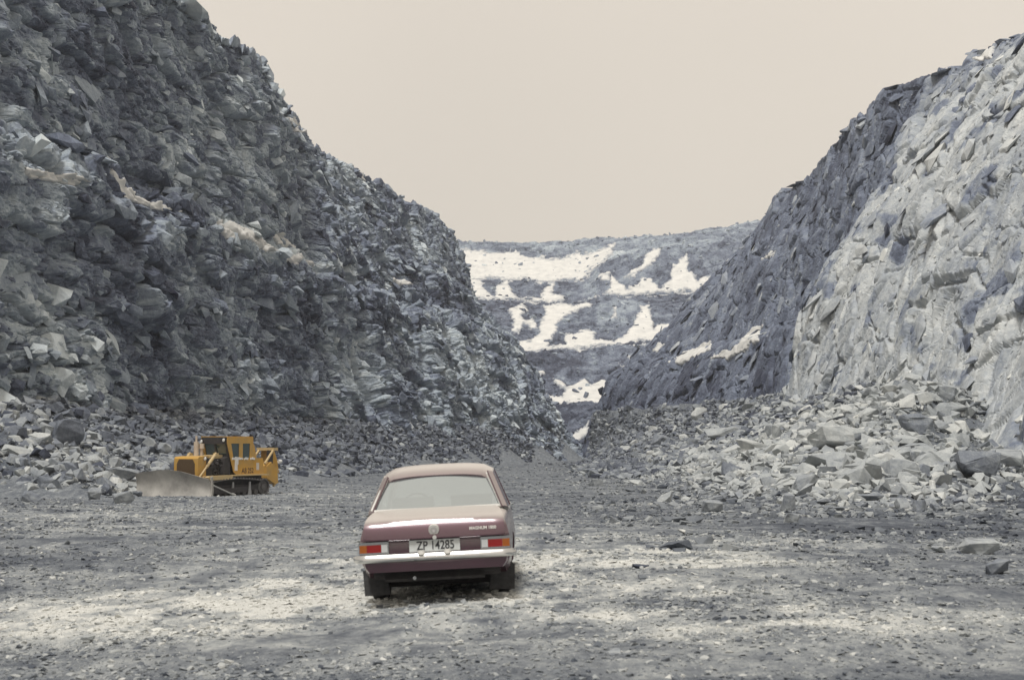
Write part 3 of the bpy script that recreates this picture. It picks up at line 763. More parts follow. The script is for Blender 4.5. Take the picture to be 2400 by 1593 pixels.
# gravel on the open floor
r = np.random.default_rng(23)
n = 260000
y = 7.5 * (230 / 7.5) ** (r.uniform(0, 1, n) ** 1.15)
x = r.uniform(-0.42, 0.42, n) * y
tr, tl = talus_t(x, y); ft = floor_tone(x, y)
cl_ = fbm(np.stack([x * .5, y * .5, 0 * x], -1), 4, 121)
k = (tr < 0.10) & (tl < 0.30) & (r.uniform(0, 1, n) < 0.46 + 0.9 * cl_ + 1.0 * (ft - .5))
x, y, ft = x[k], y[k], ft[k]; n = len(x)
s = 0.0135 * (6.5) ** (r.uniform(0, 1, n) ** 3.3) * (y / 9) ** 0.6
right = sstep(2, 9, x) * sstep(18, 30, y)
s = s * (1 + 1.8 * right * r.uniform(0, 1, n))
tn = ft + 0.05 + r.normal(0.0, 0.13, n)
n2 = 3400
y2 = r.uniform(20, 56, n2); x2 = 2 + (y2 * .42 - 2) * r.uniform(0, 1, n2)
cl2 = fbm(np.stack([x2 * .3, y2 * .25, 0 * x2], -1), 3, 131); k = (r.uniform(0, 1, n2) < .25 + .3 * (y2 - 20) / 36 + 1.3 * cl2) & (talus_t(x2, y2)[0] < .03); x2, y2 = x2[k], y2[k]
s2 = .10 * 5.5 ** (r.uniform(0, 1, len(x2)) ** 2.3); t2 = .52 + r.normal(0, .10, len(x2))
x = np.concatenate([x, x2]); y = np.concatenate([y, y2]); s = np.concatenate([s, s2]); tn = np.concatenate([tn, t2])
V, T, tt = scatter(np.stack([x, y, G(x, y) + s * 0.05], -1), s, tn, r, (0.3, 0.65), 0.25)
me = np_mesh("gravel", V, None, T, tt)
M_gravel = rock_mat("gravel_stone", STOPS_G, 3.0, 0.5, 0.2, 0.02)
ob = link("gravel", me, M_gravel); tag(ob, "loose grey and pale gravel strewn over the open quarry floor", "gravel", kind="stuff")

# ------------------------------------------------------------------ boulders one by one
def boulder_mesh(seed, dims, tone, fine=2, boxy=0.45, npts=15):
    V, T = hull_rock(seed, npts, boxy)
    bm = bmesh.new()
    vs = [bm.verts.new(Vector((v[0] * dims[0] / 2, v[1] * dims[1] / 2, v[2] * dims[2] / 2))) for v in V]
    for t in T: bm.faces.new([vs[i] for i in t])
    bmesh.ops.dissolve_limit(bm, angle_limit=math.radians(9), verts=bm.verts, edges=bm.edges)
    bmesh.ops.bevel(bm, geom=bm.edges[:], offset=min(dims) * 0.03, segments=1, affect='EDGES')
    bmesh.ops.triangulate(bm, faces=bm.faces)
    if fine:
        bmesh.ops.subdivide_edges(bm, edges=bm.edges[:], cuts=fine, use_grid_fill=True)
        bmesh.ops.triangulate(bm, faces=bm.faces)
    bm.normal_update()
    P = np.array([v.co[:] for v in bm.verts])
    if fine:
        s = max(dims); h = fbm(P * (3.0 / s) + seed, 4, seed) * s * 0.035
        b, tb, gap = blocks(P, cellmat((1, .2, .1), (0, .2, 1), (s * .4, s * .4, s * .16)), seed + 3)
        h = h + b * s * 0.02
        for v, d in zip(bm.verts, h): v.co += v.normal * float(d)
    me = bpy.data.meshes.new("boulder"); bm.to_mesh(me); bm.free()
    a = me.attributes.new("tone", 'FLOAT', 'POINT')
    tv = tone + 0.05 * fbm(P * (4 / max(dims)), 3, seed + 9)
    a.data.foreach_set("value", np.ascontiguousarray(tv, np.float32))
    return me
def boulder(px, py, wpx, hpx, tone, label, seed, flat=None, rot=(0, 0, 0), name="boulder", sink=0.15, depth=0.8, cat=None, group=None):
    """px,py = centre of the stone in the photo; wpx,hpx = its size there"""
    X, Y, Z = hit(px, py + hpx * 0.42)
    s = Y / F
    wd, hd = wpx * s, hpx * s
    dims = (wd * 1.08, wd * depth, hd * 1.15)
    me = boulder_mesh(seed, dims, tone, 2 if wpx > 26 else 1)
    o = link(name, me, M_rubble)
    o.location = (X, Y + wd * depth * 0.25, Z + hd * (0.5 - sink))
    o.rotation_euler = rot
    tag(o, label, cat or name.replace('_', ' '), group)
    return o
z5 = lambda x0, y0, x1, y1: (1300 + (x0 + x1) / 2 / 1.977, 800 + (y0 + y1) / 2 / 1.977, (x1 - x0) / 1.977, (y1 - y0) / 1.977)
z6 = lambda x0, y0, x1, y1: ((x0 + x1) / 2 / 2.263, 900 + (y0 + y1) / 2 / 2.263, (x1 - x0) / 2.263, (y1 - y0) / 2.263)
BG = "big boulders in the pale talus"
for i, (q_, tone_, lab, rot_, dep) in enumerate([
 (z5(1180,390,1480,505), .74, "largest pale smooth slab high in the middle of the talus", (-.25, .08, .1), .9),
 (z5(1150,495,1490,600), .66, "long pale tilted slab directly beneath the largest slab", (-.2, -.15, -.2), .7),
 (z5(1290,570,1500,690), .66, "pale split block with a dark crack, below the tilted slab", (-.1, -.35, .3), .7),
 (z5(1490,540,1730,660), .62, "broad pale block left of the grey block at the cliff foot", (-.3, .1, .2), .8),
 (z5(755,553,872,628), .47, "rounded grey boulder alone in small pale rubble", (0, .1, .4), .9),
 (z5(690,385,910,462), .66, "flat pale slab at the top left of the talus below the dark cliff", (-.1, .1, .1), .7),
 (z5(1575,325,1790,462), .50, "overhanging grey boulder with a deep shadow under its right edge", (.15, .12, .3), .9),
 (z5(1850,485,2110,640), .52, "big grey block resting on dark spoil at the foot of the pale cliff", (-.15, .12, .1), .9),
 (z5(1715,290,1940,352), .64, "thin flat pale slab lying above the overhanging boulder", (-.1, .06, 0), .7),
 (z5(940,615,1052,695), .60, "pale square block with a dark shaded underside", (-.1, .1, .2), .8),
 (z5(1085,600,1245,702), .60, "rounded pale boulder right of the square shaded block", (0, -.15, .5), .9),
 (z5(1040,700,1128,792), .56, "upright stone standing in front of the rounded pale boulder", (0, .1, .6), .8),
 (z5(668,728,795,792), .58, "low flat pale stone on the dark strip at the talus foot", (.05, .1, .2), .8),
 (z5(440,425,545,492), .54, "tilted slab leaning at the far tip of the talus", (-.1, .35, .3), .7),
 (z5(950,378,1032,455), .62, "tall pale block below the rib of the pale cliff", (.1, -.1, .4), .8),
 (z5(1735,175,1880,285), .62, "pale angular block against the pale cliff, highest of the big stones", (-.2, .15, .2), .8),
 (z5(1820,350,1910,435), .60, "pale chunky stone right of the overhanging boulder", (-.1, .2, .8), .8),
 (z5(1740,465,1850,530), .62, "pale slab sloping toward the grey block", (-.3, .2, .3), .8),
 (z5(1570,715,1670,790), .62, "pale boulder leftmost of the cluster on the dark spoil", (0, -.2, .3), .9),
 (z5(1660,725,1740,800), .54, "grey boulder in the middle of the cluster on the dark spoil", (.1, .1, .8), .9),
 (z5(1740,745,1790,795), .50, "small round stone at the right of the cluster on the dark spoil", (0, 0, .2), 1.0),
 (z5(1850,730,1925,790), .60, "squarish pale stone alone on the dark spoil right of the cluster", (.1, .2, .5), .9),
 (z5(1890,905,2090,990), .64, "pale pyramid shaped rock on the floor near the right edge", (0, .05, .2), .8),
 (z5(1740,940,1830,980), .62, "low pale wedge of rock left of the pyramid shaped rock", (0, .1, .4), .8),
 (z5(1975,1010,2130,1085), .50, "flat slanting slab at the right edge in front of the pyramid rock", (-.1, -.2, .1), .9),
 (z5(340,1028,442,1062), .22, "dark flat stone on the pale gravel right of the car", (0, .05, .1), .8),
 (z5(565,866,612,892), .90, "small bright white stone on the floor right of the car", (0, 0, .3), .9),
 (z5(228,1418,318,1458), .62, "pale stone nearest the camera at the bottom", (0, 0, .2), .8),
 (z5(1665,1198,1708,1240), .52, "small upright stone on the right foreground gravel", (0, .1, .2), .9),
 (z5(1705,1232,1760,1258), .58, "small flat pale stone beside the upright foreground stone", (0, .1, .7), .9),
 (z5(975,1080,1015,1115), .62, "pale cobble at the edge of the light gravel spread", (0, 0, .5), .9),
 (z5(145,632,235,672), .62, "pale wedge stone at the far left toe of the talus", (0, .1, .3), .8),
 (z5(600,440,690,500), .58, "pale block left of the flat slab at the talus top", (.1, .2, .5), .8),
 (z5(1120,550,1225,600), .50, "grey stone half covered between square block and tilted slab", (0, .2, .3), .8),
 (z5(1060,780,1140,850), .60, "pale pointed stone lying below the upright stone", (.1, .3, .1), .8),
]):
    boulder(*q_, tone_, lab, 300 + i, rot=rot_, depth=dep, group=BG, name="boulder")
LG = "big boulders near the bulldozer"
for i, (q_, tone_, lab, rot_, dep) in enumerate([
 (z6(258,170,442,352), .44, "huge grey boulder on the scree up behind the bulldozer", (0, .15, .3), .9),
 (z6(528,438,745,542), .56, "wide pale slab left of the bulldozer's blade", (-.1, .1, .1), .8),
 (z6(575,560,722,640), .60, "pale block touching the left end of the bulldozer's blade", (0, -.1, .3), .9),
 (z6(830,302,908,375), .66, "bright pale block above the bulldozer's hood, rightmost of its trio", (.1, .3, .5), .8),
 (z6(745,278,832,362), .66, "bright leaning slab in the middle of the trio above the hood", (.1, .6, .4), .6),
 (z6(590,300,660,340), .62, "small bright stone left of the trio above the hood", (.1, .2, .4), .8),
 (z6(308,405,408,500), .48, "narrow slab standing tilted on the scree left of the blade", (.1, .75, .2), .4),
 (z6(98,565,212,632), .52, "long stone at the left edge of the scree foot", (0, .35, .2), .6),
 (z6(170,485,305,580), .50, "pair sized grey block at the left of the scree", (.1, .1, .6), .8),
 (z6(245,480,355,545), .50, "grey block behind the left scree block", (.1, .3, .2), .8),
 (z6(240,555,312,605), .64, "bright round stone low on the left scree", (0, 0, .3), .9),
 (z6(455,545,540,620), .58, "pale stone between the wide slab and the pale block", (.1, .1, .2), .8),
 (z6(1555,455,1640,500), .28, "dark arched rock right of the bulldozer's rear", (0, .1, .1), .9),
 (z6(790,400,880,450), .64, "bright flat stone hard left of the bulldozer's hood", (.1, .1, .3), .8),
 (z6(860,385,930,430), .62, "bright stone touching the left side of the hood", (.1, .2, .3), .8),
 (z6(1985,425,2040,470), .20, "dark block by the car's roof on its left", (0, .1, .2), 1.0),
 (z6(1180,868,1275,892), .66, "flat white stone, left one of the row between bulldozer and car", (0, 0, .1), .7),
 (z6(1300,872,1380,894), .64, "flat white stone, middle one of the row between bulldozer and car", (0, 0, .4), .7),
 (z6(1450,858,1540,886), .64, "flat white stone, right one of the row between bulldozer and car", (0, .05, .1), .7),
 (z6(1340,822,1400,845), .60, "small flat stone behind the row between bulldozer and car", (0, .05, .3), .7),
 (z6(420,1332,500,1358), .66, "flat pale stone alone in the lower left foreground", (0, .05, .3), .7),
 (z6(1600,1405,1660,1435), .66, "pale foreground stone below and left of the car, left of a pair", (0, .05, .3), .8),
 (z6(1690,1400,1750,1440), .66, "pale foreground stone below and left of the car, right of a pair", (0, .05, .8), .8),
 (z6(345,1092,400,1112), .64, "small flat pale stone on the dark floor at the left", (0, .05, .3), .8),
]):
    boulder(*q_, tone_, lab, 400 + i, rot=rot_, depth=dep, group=LG, name="boulder")
def medium(n, side, seed, smin, smax, tone0, label, group, tsd=.06):
    r = np.random.default_rng(seed)
    o, s = sample_talus(n, side, r, smin, smax, 1.6)
    meshes = [boulder_mesh(500 + seed + j, (1.1, .85, .62), tone0 + r.normal(0, tsd), 1) for j in range(10)]
    for j in range(n):
        x, y = o[j, 0], o[j, 1]
        if side == 'r' and darkspoil(x, y) > 0.75 and r.uniform() < .7: continue
        if side == 'l' and y < 86 and x > -24: continue
        b = bpy.data.objects.new("talus_block", meshes[j % 10])
        meshes[j % 10].materials.append(M_rubble) if not meshes[j % 10].materials else None
        C.objects.link(b)
        b.scale = (s[j] * r.uniform(.8, 1.3), s[j] * r.uniform(.7, 1.1), s[j] * r.uniform(.6, 1.2))
        b.rotation_euler = (r.normal(0, .35), r.normal(0, .35), r.uniform(0, 6.28))
        b.location = (x, y, float(G(np.array([x]), np.array([y]))[0]) + s[j] * 0.14)
        tag(b, label, "block", group)
medium(150, 'r', 31, 1.1, 3.0, .72, "middling angular pale block among the rubble under the right cliff", "middling blocks in the right talus")
medium(55, 'l', 32, 0.9, 2.0, .42, "middling angular grey block among the scree under the left cliff", "middling blocks in the left scree", .1)

exec_vehicles = True
# ------------------------------------------------------------------ mesh helpers for the vehicles
def bm_obj(name, bm, mat, parent=None, bevel=0.0, seg=2, smooth=True, angle=35):
    if bevel > 0:
        bmesh.ops.bevel(bm, geom=[e for e in bm.edges if len(e.link_faces) == 2 and e.calc_face_angle(0) > math.radians(28)], offset=bevel, segments=seg, affect='EDGES', profile=0.6, clamp_overlap=True)
    bmesh.ops.recalc_face_normals(bm, faces=bm.faces)
    if smooth:
        for f in bm.faces: f.smooth = True
        for e in bm.edges:
            if len(e.link_faces) == 2 and e.calc_face_angle(0) > math.radians(angle): e.smooth = False
    me = bpy.data.meshes.new(name); bm.to_mesh(me); bm.free()
    return link(name, me, mat, parent)
def add_box(bm, lo, hi, M=None):
    v = [bm.verts.new(Vector((x, y, z))) for x in (lo[0], hi[0]) for y in (lo[1], hi[1]) for z in (lo[2], hi[2])]
    for f in [(0, 1, 3, 2), (4, 6, 7, 5), (0, 4, 5, 1), (2, 3, 7, 6), (0, 2, 6, 4), (1, 5, 7, 3)]: bm.faces.new([v[i] for i in f])
    if M is not None:
        for x in v: x.co = M @ x.co
    return v
def add_prism(bm, prof, y0, y1, axis='y', M=None):
    """prof in the (x,z) plane extruded along y (axis 'y'), or (y,z) along x (axis 'x'), or (x,y) along z"""
    def mk(p, t):
        if axis == 'y': return Vector((p[0], t, p[1]))
        if axis == 'x': return Vector((t, p[0], p[1]))
        return Vector((p[0], p[1], t))
    a = [bm.verts.new(mk(p, y0)) for p in prof]; b = [bm.verts.new(mk(p, y1)) for p in prof]
    n = len(prof)
    bm.faces.new(a); bm.faces.new(b[::-1])
    for i in range(n): bm.faces.new((a[i], b[i], b[(i + 1) % n], a[(i + 1) % n]))
    if M is not None:
        for x in a + b: x.co = M @ x.co
def add_cyl(bm, p0, p1, r0, r1=None, n=14, caps=True):
    r1 = r0 if r1 is None else r1
    p0, p1 = Vector(p0), Vector(p1); d = (p1 - p0).normalized()
    u = d.orthogonal().normalized(); v = d.cross(u)
    A_ = [bm.verts.new(p0 + (u * math.cos(t) + v * math.sin(t)) * r0) for t in [2 * math.pi * i / n for i in range(n)]]
    B_ = [bm.verts.new(p1 + (u * math.cos(t) + v * math.sin(t)) * r1) for t in [2 * math.pi * i / n for i in range(n)]]
    for i in range(n): bm.faces.new((A_[i], A_[(i + 1) % n], B_[(i + 1) % n], B_[i]))
    if caps: bm.faces.new(A_[::-1]); bm.faces.new(B_)
def add_tube(bm, pts, r, n=10):
    for a, b in zip(pts[:-1], pts[1:]): add_cyl(bm, a, b, r, r, n)
def box_obj(name, lo, hi, mat, parent, bevel=0.0, M=None):
    bm = bmesh.new(); add_box(bm, lo, hi, M); return bm_obj(name, bm, mat, parent, bevel)
def text_obj(name, txt, size, mat, parent, M, extrude=0.002, sx=1.0, bold=0.0):
    cu = bpy.data.curves.new(name, 'FONT'); cu.body = txt; cu.size = size; cu.extrude = extrude; cu.align_x = 'CENTER'; cu.align_y = 'CENTER'; cu.offset = bold
    o = bpy.data.objects.new(name + "_tmp", cu); C.objects.link(o)
    bpy.context.view_layer.update()
    me = bpy.data.meshes.new_from_object(o.evaluated_get(bpy.context.evaluated_depsgraph_get()))
    bpy.data.objects.remove(o)
    for v in me.vertices: v.co = M @ Vector((v.co.x * sx, v.co.y, v.co.z))
    me.materials.clear()
    return link(name, me, mat, parent)

# ------------------------------------------------------------------ the car
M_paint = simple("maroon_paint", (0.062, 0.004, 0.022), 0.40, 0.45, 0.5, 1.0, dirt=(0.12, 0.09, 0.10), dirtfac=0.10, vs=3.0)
sky_sheen_top(M_paint, (.68, .64, .58), .52)  # cream tint paints the sky's shine onto roof and boot
M_under = simple("dusty_underbody", (0.020, 0.018, 0.020), 0.85, dirt=(0.08, 0.075, 0.07), dirtfac=.5, vs=9)
M_chrome = simple("worn_chrome", (0.62, 0.62, 0.61), 0.24, 1.0)
M_rubber = simple("dusty_rubber", (0.022, 0.022, 0.024), 0.85, dirt=(0.10, 0.10, 0.10), dirtfac=.6, vs=14, bump=.3)
M_red = simple("red_lens", (0.26, 0.012, 0.010), 0.25, coat=.5)
M_amber = simple("amber_lens", (0.34, 0.095, 0.012), 0.25, coat=.5)
M_clear = simple("clear_lens", (0.55, 0.56, 0.56), 0.25, coat=.5)
M_plate = simple("plate_white", (0.66, 0.69, 0.68), 0.5, dirt=(.4, .4, .38), dirtfac=.5, vs=12)
M_ink = simple("plate_ink", (0.03, 0.03, 0.035), 0.6)
M_black = simple("black_trim", (0.015, 0.015, 0.017), 0.6)
M_seat = simple("dark_seat", (0.05, 0.05, 0.06), 0.8)
M_emblem = simple("pale_emblem", (0.72, 0.71, 0.67), 0.35, 0.3)
M_glass, _t, _p = new_mat("dusty_glass")
_t.nodes.remove(_p)
_out = _t.nodes['Material Output']
_g = node(_t, "ShaderNodeBsdfGlossy"); _g.inputs['Roughness'].default_value = 0.04; _g.inputs['Color'].default_value = (.90, .98, 1.0, 1)
_tr = node(_t, "ShaderNodeBsdfTransparent"); _tr.inputs['Color'].default_value = (.72, .77, .78, 1)
_df = node(_t, "ShaderNodeBsdfDiffuse"); _df.inputs['Color'].default_value = (.52, .56, .56, 1)
_fr = node(_t, "ShaderNodeLayerWeight"); _fr.inputs['Blend'].default_value = 0.80
_m1 = node(_t, "ShaderNodeMixShader"); _m2 = node(_t, "ShaderNodeMixShader"); _m2.inputs[0].default_value = 0.17
_m1.inputs[0].default_value = 0.60; _t.links.new(_tr.outputs[0], _m1.inputs[1]); _t.links.new(_g.outputs[0], _m1.inputs[2])
_t.links.new(_m1.outputs[0], _m2.inputs[1]); _t.links.new(_df.outputs[0], _m2.inputs[2]); _t.links.new(_m2.outputs[0], _out.inputs['Surface'])

CX, CY = -0.768, 14.30
cz = float(G(np.array([CX]), np.array([CY + 1.2]), False)[0])
car = empty("parked_car", (CX, CY, cz + 0.0), (math.radians(-0.4), math.radians(-3.0), math.radians(-0.3)))
tag(car, "maroon saloon car parked with its tail to the camera on pale gravel", "car")
def deck(y):   # height of the body's upper surface
    return np.interp(y, [0.05, .10, .60, .75, 2.9, 3.05, 3.9, 4.08, 4.12], [.835, .85, .93, .925, .905, .90, .82, .77, .70])
def halfw(y):
    return np.interp(y, [0.03, .08, .35, 1.0, 2.2, 3.2, 3.9, 4.06, 4.12], [.735, .755, .775, .805, .815, .80, .765, .74, .70])
bm = bmesh.new()
ys = [0.045, .08, .14, .25, .4, .5, .6, .75, 1.0, 1.4, 1.8, 2.2, 2.6, 2.9, 3.05, 3.3, 3.6, 3.85, 3.98, 4.06, 4.11]
ringsv = []
for y in ys:
    wv, d = float(halfw(y)), float(deck(y)); zb = .27 if 0.3 < y < 3.9 else .35
    half = [(wv * .93, zb), (wv * .985, zb + .06), (wv * 1.01, .50), (wv * 1.015, .60), (wv * 1.0, .70), (wv * .975, d - .06), (wv * .945, d - .022), (wv * .90, d - .004), (wv * .6, d + .012), (wv * .3, d + .02), (0, d + .023)]
    pts = [(x, z) for x, z in half] + [(-x, z) for x, z in half[-2::-1]]
    ringsv.append([bm.verts.new((x, y, z)) for x, z in pts])
for a, b in zip(ringsv[:-1], ringsv[1:]):
    for i in range(len(a) - 1): bm.faces.new((a[i], a[i + 1], b[i + 1], b[i]))
bm.faces.new(ringsv[0]); bm.faces.new(ringsv[-1][::-1])
for a, b in zip(ringsv[:-1], ringsv[1:]): bm.faces.new((a[0], b[0], b[-1], a[-1]))
bmesh.ops.recalc_face_normals(bm, faces=bm.faces)
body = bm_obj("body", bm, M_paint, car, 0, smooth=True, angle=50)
# wheel arches
cut = bmesh.new()
for wy in (.93, 3.40):
    for sx in (-1, 1): add_cyl(cut, (sx * .60, wy, .31), (sx * .95, wy, .31), .345, n=28)
cme = bpy.data.meshes.new("cut"); cut.to_mesh(cme); cut.free()
co_ = bpy.data.objects.new("cut", cme); C.objects.link(co_)
co_.matrix_world = car.matrix_basis
md = body.modifiers.new("b", 'BOOLEAN'); md.object = co_; md.operation = 'DIFFERENCE'; md.solver = 'EXACT'
bpy.context.view_layer.update()
nm = bpy.data.meshes.new_from_object(body.evaluated_get(bpy.context.evaluated_depsgraph_get()))
body.modifiers.clear(); body.data = nm; bpy.data.objects.remove(co_)
# rear panel below the lid, slightly tucked in
bm = bmesh.new()
prof = [(.085, .37), (.05, .42), (.015, .50), (.012, .56), (.034, .66), (.0, .672), (-.004, .69), (.028, .80), (.048, .832), (.07, .845)]
xs = np.concatenate([[-1, -.99, -.965, -.92], np.linspace(-.8, .8, 9), [.92, .965, .99, 1]])
g = []
for (y, z) in prof:
    wv = np.interp(z, [.37, .5, .6, .7, .78, .845], [.74, .79, .787, .772, .758, .72])
    row = []
    for x in xs:
        rd = max(0, abs(x) - .9) / .1
        row.append(bm.verts.new((x * wv, y + .05 * rd ** 2.2 + .012 * x * x, z)))
    g.append(row)
for a, b in zip(g[:-1], g[1:]):
    for i in range(len(a) - 1): bm.faces.new((a[i], a[i + 1], b[i + 1], b[i]))
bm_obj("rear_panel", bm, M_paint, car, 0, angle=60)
# boot lid: deck and upper rear face, standing proud so its shut line shows
bm = bmesh.new()
prof = [(.585, .952), (.45, .938), (.30, .912), (.16, .886), (.085, .868), (.05, .852), (.028, .832), (.012, .80), (-.006, .75), (-.018, .70), (-.020, .688)]
g = []
for k, (y, z) in enumerate(prof):
    wv = .64 if k == 0 else np.interp(y, [-.02, .05, .2, .4, .585], [.735, .72, .71, .69, .64])
    if k >= len(prof) - 1: wv -= .03
    row = []
    for x in np.linspace(-1, 1, 15):
        cr = (.012 if k < 6 else 0) * (1 - x * x)
        row.append(bm.verts.new((x * wv, y + .008 * x * x, z - .010 + cr)))
    g.append(row)
fs = []
for a, b in zip(g[:-1], g[1:]):
    for i in range(len(a) - 1): fs.append(bm.faces.new((a[i], b[i], b[i + 1], a[i + 1])))
bmesh.ops.recalc_face_normals(bm, faces=bm.faces)
if fs[0].normal.z < 0: bmesh.ops.reverse_faces(bm, faces=bm.faces)
bmesh.ops.solidify(bm, geom=bm.faces[:], thickness=-.024)
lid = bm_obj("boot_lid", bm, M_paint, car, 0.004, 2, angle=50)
RX = lambda: Matrix.Rotation(math.radians(90), 4, 'X')
tx = text_obj("badge", "MAGNUM 1800", .046, M_emblem, lid, Matrix.Translation((.505, -.024, .762)) @ Matrix.Rotation(math.radians(76), 4, 'X'), .004, .9, .001)
bm = bmesh.new(); add_cyl(bm, (0, -.045, .765), (0, -.005, .775), .053, .056, 28)
em = bm_obj("emblem", bm, M_emblem, lid, .006, 2)
bm = bmesh.new(); add_cyl(bm, (0, -.050, .7645), (0, -.044, .766), .034, .036, 24); add_box(bm, (-.012, -.052, .74), (.012, -.046, .79))
bm_obj("emblem_badge", bm, simple("emblem_grey", (.5, .48, .47), .4), em)
bm = bmesh.new(); add_cyl(bm, (0.005, -.050, .690), (0.005, -.01, .692), .021, .023, 18); bm_obj("lock", bm, M_emblem, lid, .003)
# bumper
bm = bmesh.new()
prof = [(-.075, .542), (-.100, .520), (-.108, .490), (-.085, .464), (-.05, .456), (-.02, .46), (-.02, .54)]
xs = np.array([-.845, -.84, -.82, -.78, -.7, -.4, 0, .4, .7, .78, .82, .84, .845])
g = []
for x in xs:
    e = max(0, abs(x) - .74) / .105
    g.append([bm.verts.new((x, y * (1 - .1 * e) + .11 * e ** 2, .495 + (z - .495) * (1 - .25 * e ** 3))) for y, z in prof])
for a, b in zip(g[:-1], g[1:]):
    for i in range(len(prof)): bm.faces.new((a[i], b[i], b[(i + 1) % len(prof)], a[(i + 1) % len(prof)]))
bm.faces.new(g[0]); bm.faces.new(g[-1][::-1])
for s in (-1, 1): add_box(bm, (s * .845 - .012, .06, .47), (s * .845 + .012, .42, .53)) if False else None
bum = bm_obj("bumper", bm, M_chrome, car, 0, angle=40)
for s in (-1, 1):
    bm = bmesh.new(); add_cyl(bm, (s * .135, -.075, .525), (s * .135, -.075, .567), .042, .032, 16)
    bm_obj("plate_lamp", bm, M_emblem, bum, .006)
# number plate
bm = bmesh.new(); add_box(bm, (-.262, -.012, .548), (.262, .004, .668)); pl = bm_obj("number_plate", bm, M_plate, car, .008, 2)
text_obj("plate_text", "ZP 14285", .125, M_ink, pl, Matrix.Translation((.01, -.014, .606)) @ RX(), .001, .80, .0015)
# tail lights
for s in (-1, 1):
    tl_ = empty("tail_light", (0, 0, 0)); tl_.parent = car
    bm = bmesh.new(); add_box(bm, (min(s * .475, s * .785), -.010, .545), (max(s * .475, s * .785), .03, .668)); bm_obj("bezel", bm, M_chrome, tl_, .008)
    for nm_, a, b, mm in (("reversing_lens", .487, .550, M_clear), ("red_lens", .552, .700, M_red), ("amber_lens", .702, .776, M_amber)):
        bm = bmesh.new(); add_box(bm, (min(s * a, s * b), -.022, .562), (max(s * a, s * b), .0, .640)); bm_obj(nm_, bm, mm, tl_, .006)
# greenhouse
gl0, gl1 = (0.61, .952), (1.02, 1.315)     # rear window foot and head (y,z)
bm = bmesh.new()
ry = [(1.0, 1.315), (1.05, 1.365), (1.2, 1.405), (1.6, 1.435), (2.0, 1.430), (2.25, 1.395), (2.36, 1.345)]
g = []
for (y, z) in ry:
    hw = np.interp(y, [1.0, 1.2, 1.6, 2.36], [.59, .605, .615, .58])
    row = []
    for x in np.linspace(-1, 1, 13):
        drop = .050 * abs(x) ** 3.2 + (.03 if abs(x) > .99 else 0)
        row.append(bm.verts.new((x * hw, y, z - drop)))
    g.append(row)
fs = []
for a, b in zip(g[:-1], g[1:]):
    for i in range(len(a) - 1): fs.append(bm.faces.new((a[i], a[i + 1], b[i + 1], b[i])))
bmesh.ops.recalc_face_normals(bm, faces=bm.faces)
if fs[0].normal.z < 0: bmesh.ops.reverse_faces(bm, faces=bm.faces)
bmesh.ops.solidify(bm, geom=bm.faces[:], thickness=.03)
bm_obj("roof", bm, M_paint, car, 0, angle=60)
def quad_slab(bm, pts, th):
    """four corner points; slab of thickness th behind"""
    p = [Vector(a) for a in pts]; n = (p[1] - p[0]).cross(p[3] - p[0]).normalized() * th
    a = [bm.verts.new(v) for v in p]; b = [bm.verts.new(v + n) for v in p]
    bm.faces.new(a); bm.faces.new(b[::-1])
    for i in range(4): bm.faces.new((a[i], b[i], b[(i + 1) % 4], a[(i + 1) % 4]))
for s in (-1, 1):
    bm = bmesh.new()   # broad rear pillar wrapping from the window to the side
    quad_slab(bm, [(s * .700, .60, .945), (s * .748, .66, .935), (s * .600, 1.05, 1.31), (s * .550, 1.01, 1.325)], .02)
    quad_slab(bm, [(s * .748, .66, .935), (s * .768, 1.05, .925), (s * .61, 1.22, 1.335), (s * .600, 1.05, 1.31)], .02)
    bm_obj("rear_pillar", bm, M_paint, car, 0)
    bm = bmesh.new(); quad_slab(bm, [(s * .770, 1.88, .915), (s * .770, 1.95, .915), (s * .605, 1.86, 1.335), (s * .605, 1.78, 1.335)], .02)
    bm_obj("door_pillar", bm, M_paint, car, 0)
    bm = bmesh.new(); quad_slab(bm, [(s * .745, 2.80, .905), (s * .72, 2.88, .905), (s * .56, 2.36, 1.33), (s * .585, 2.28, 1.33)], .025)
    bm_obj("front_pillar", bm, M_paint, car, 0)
    bm = bmesh.new(); quad_slab(bm, [(s * .764, 1.05, .925), (s * .768, 1.88, .915), (s * .604, 1.78, 1.325), (s * .600, 1.22, 1.315)], .006)
    bm_obj("rear_side_window", bm, M_glass, car, 0)
    bm = bmesh.new(); quad_slab(bm, [(s * .768, 1.95, .915), (s * .745, 2.80, .905), (s * .588, 2.30, 1.325), (s * .604, 1.86, 1.325)], .006)
    bm_obj("front_side_window", bm, M_glass, car, 0)
    bm = bmesh.new(); add_box(bm, (s * .775 - .006, .7, .902), (s * .775 + .012, 2.85, .918)); add_tube(bm, [(s * .742, .68, .94), (s * .603, 1.07, 1.305), (s * .615, 1.6, 1.345)], .009)
    bm_obj("side_trim", bm, M_chrome, car, 0)
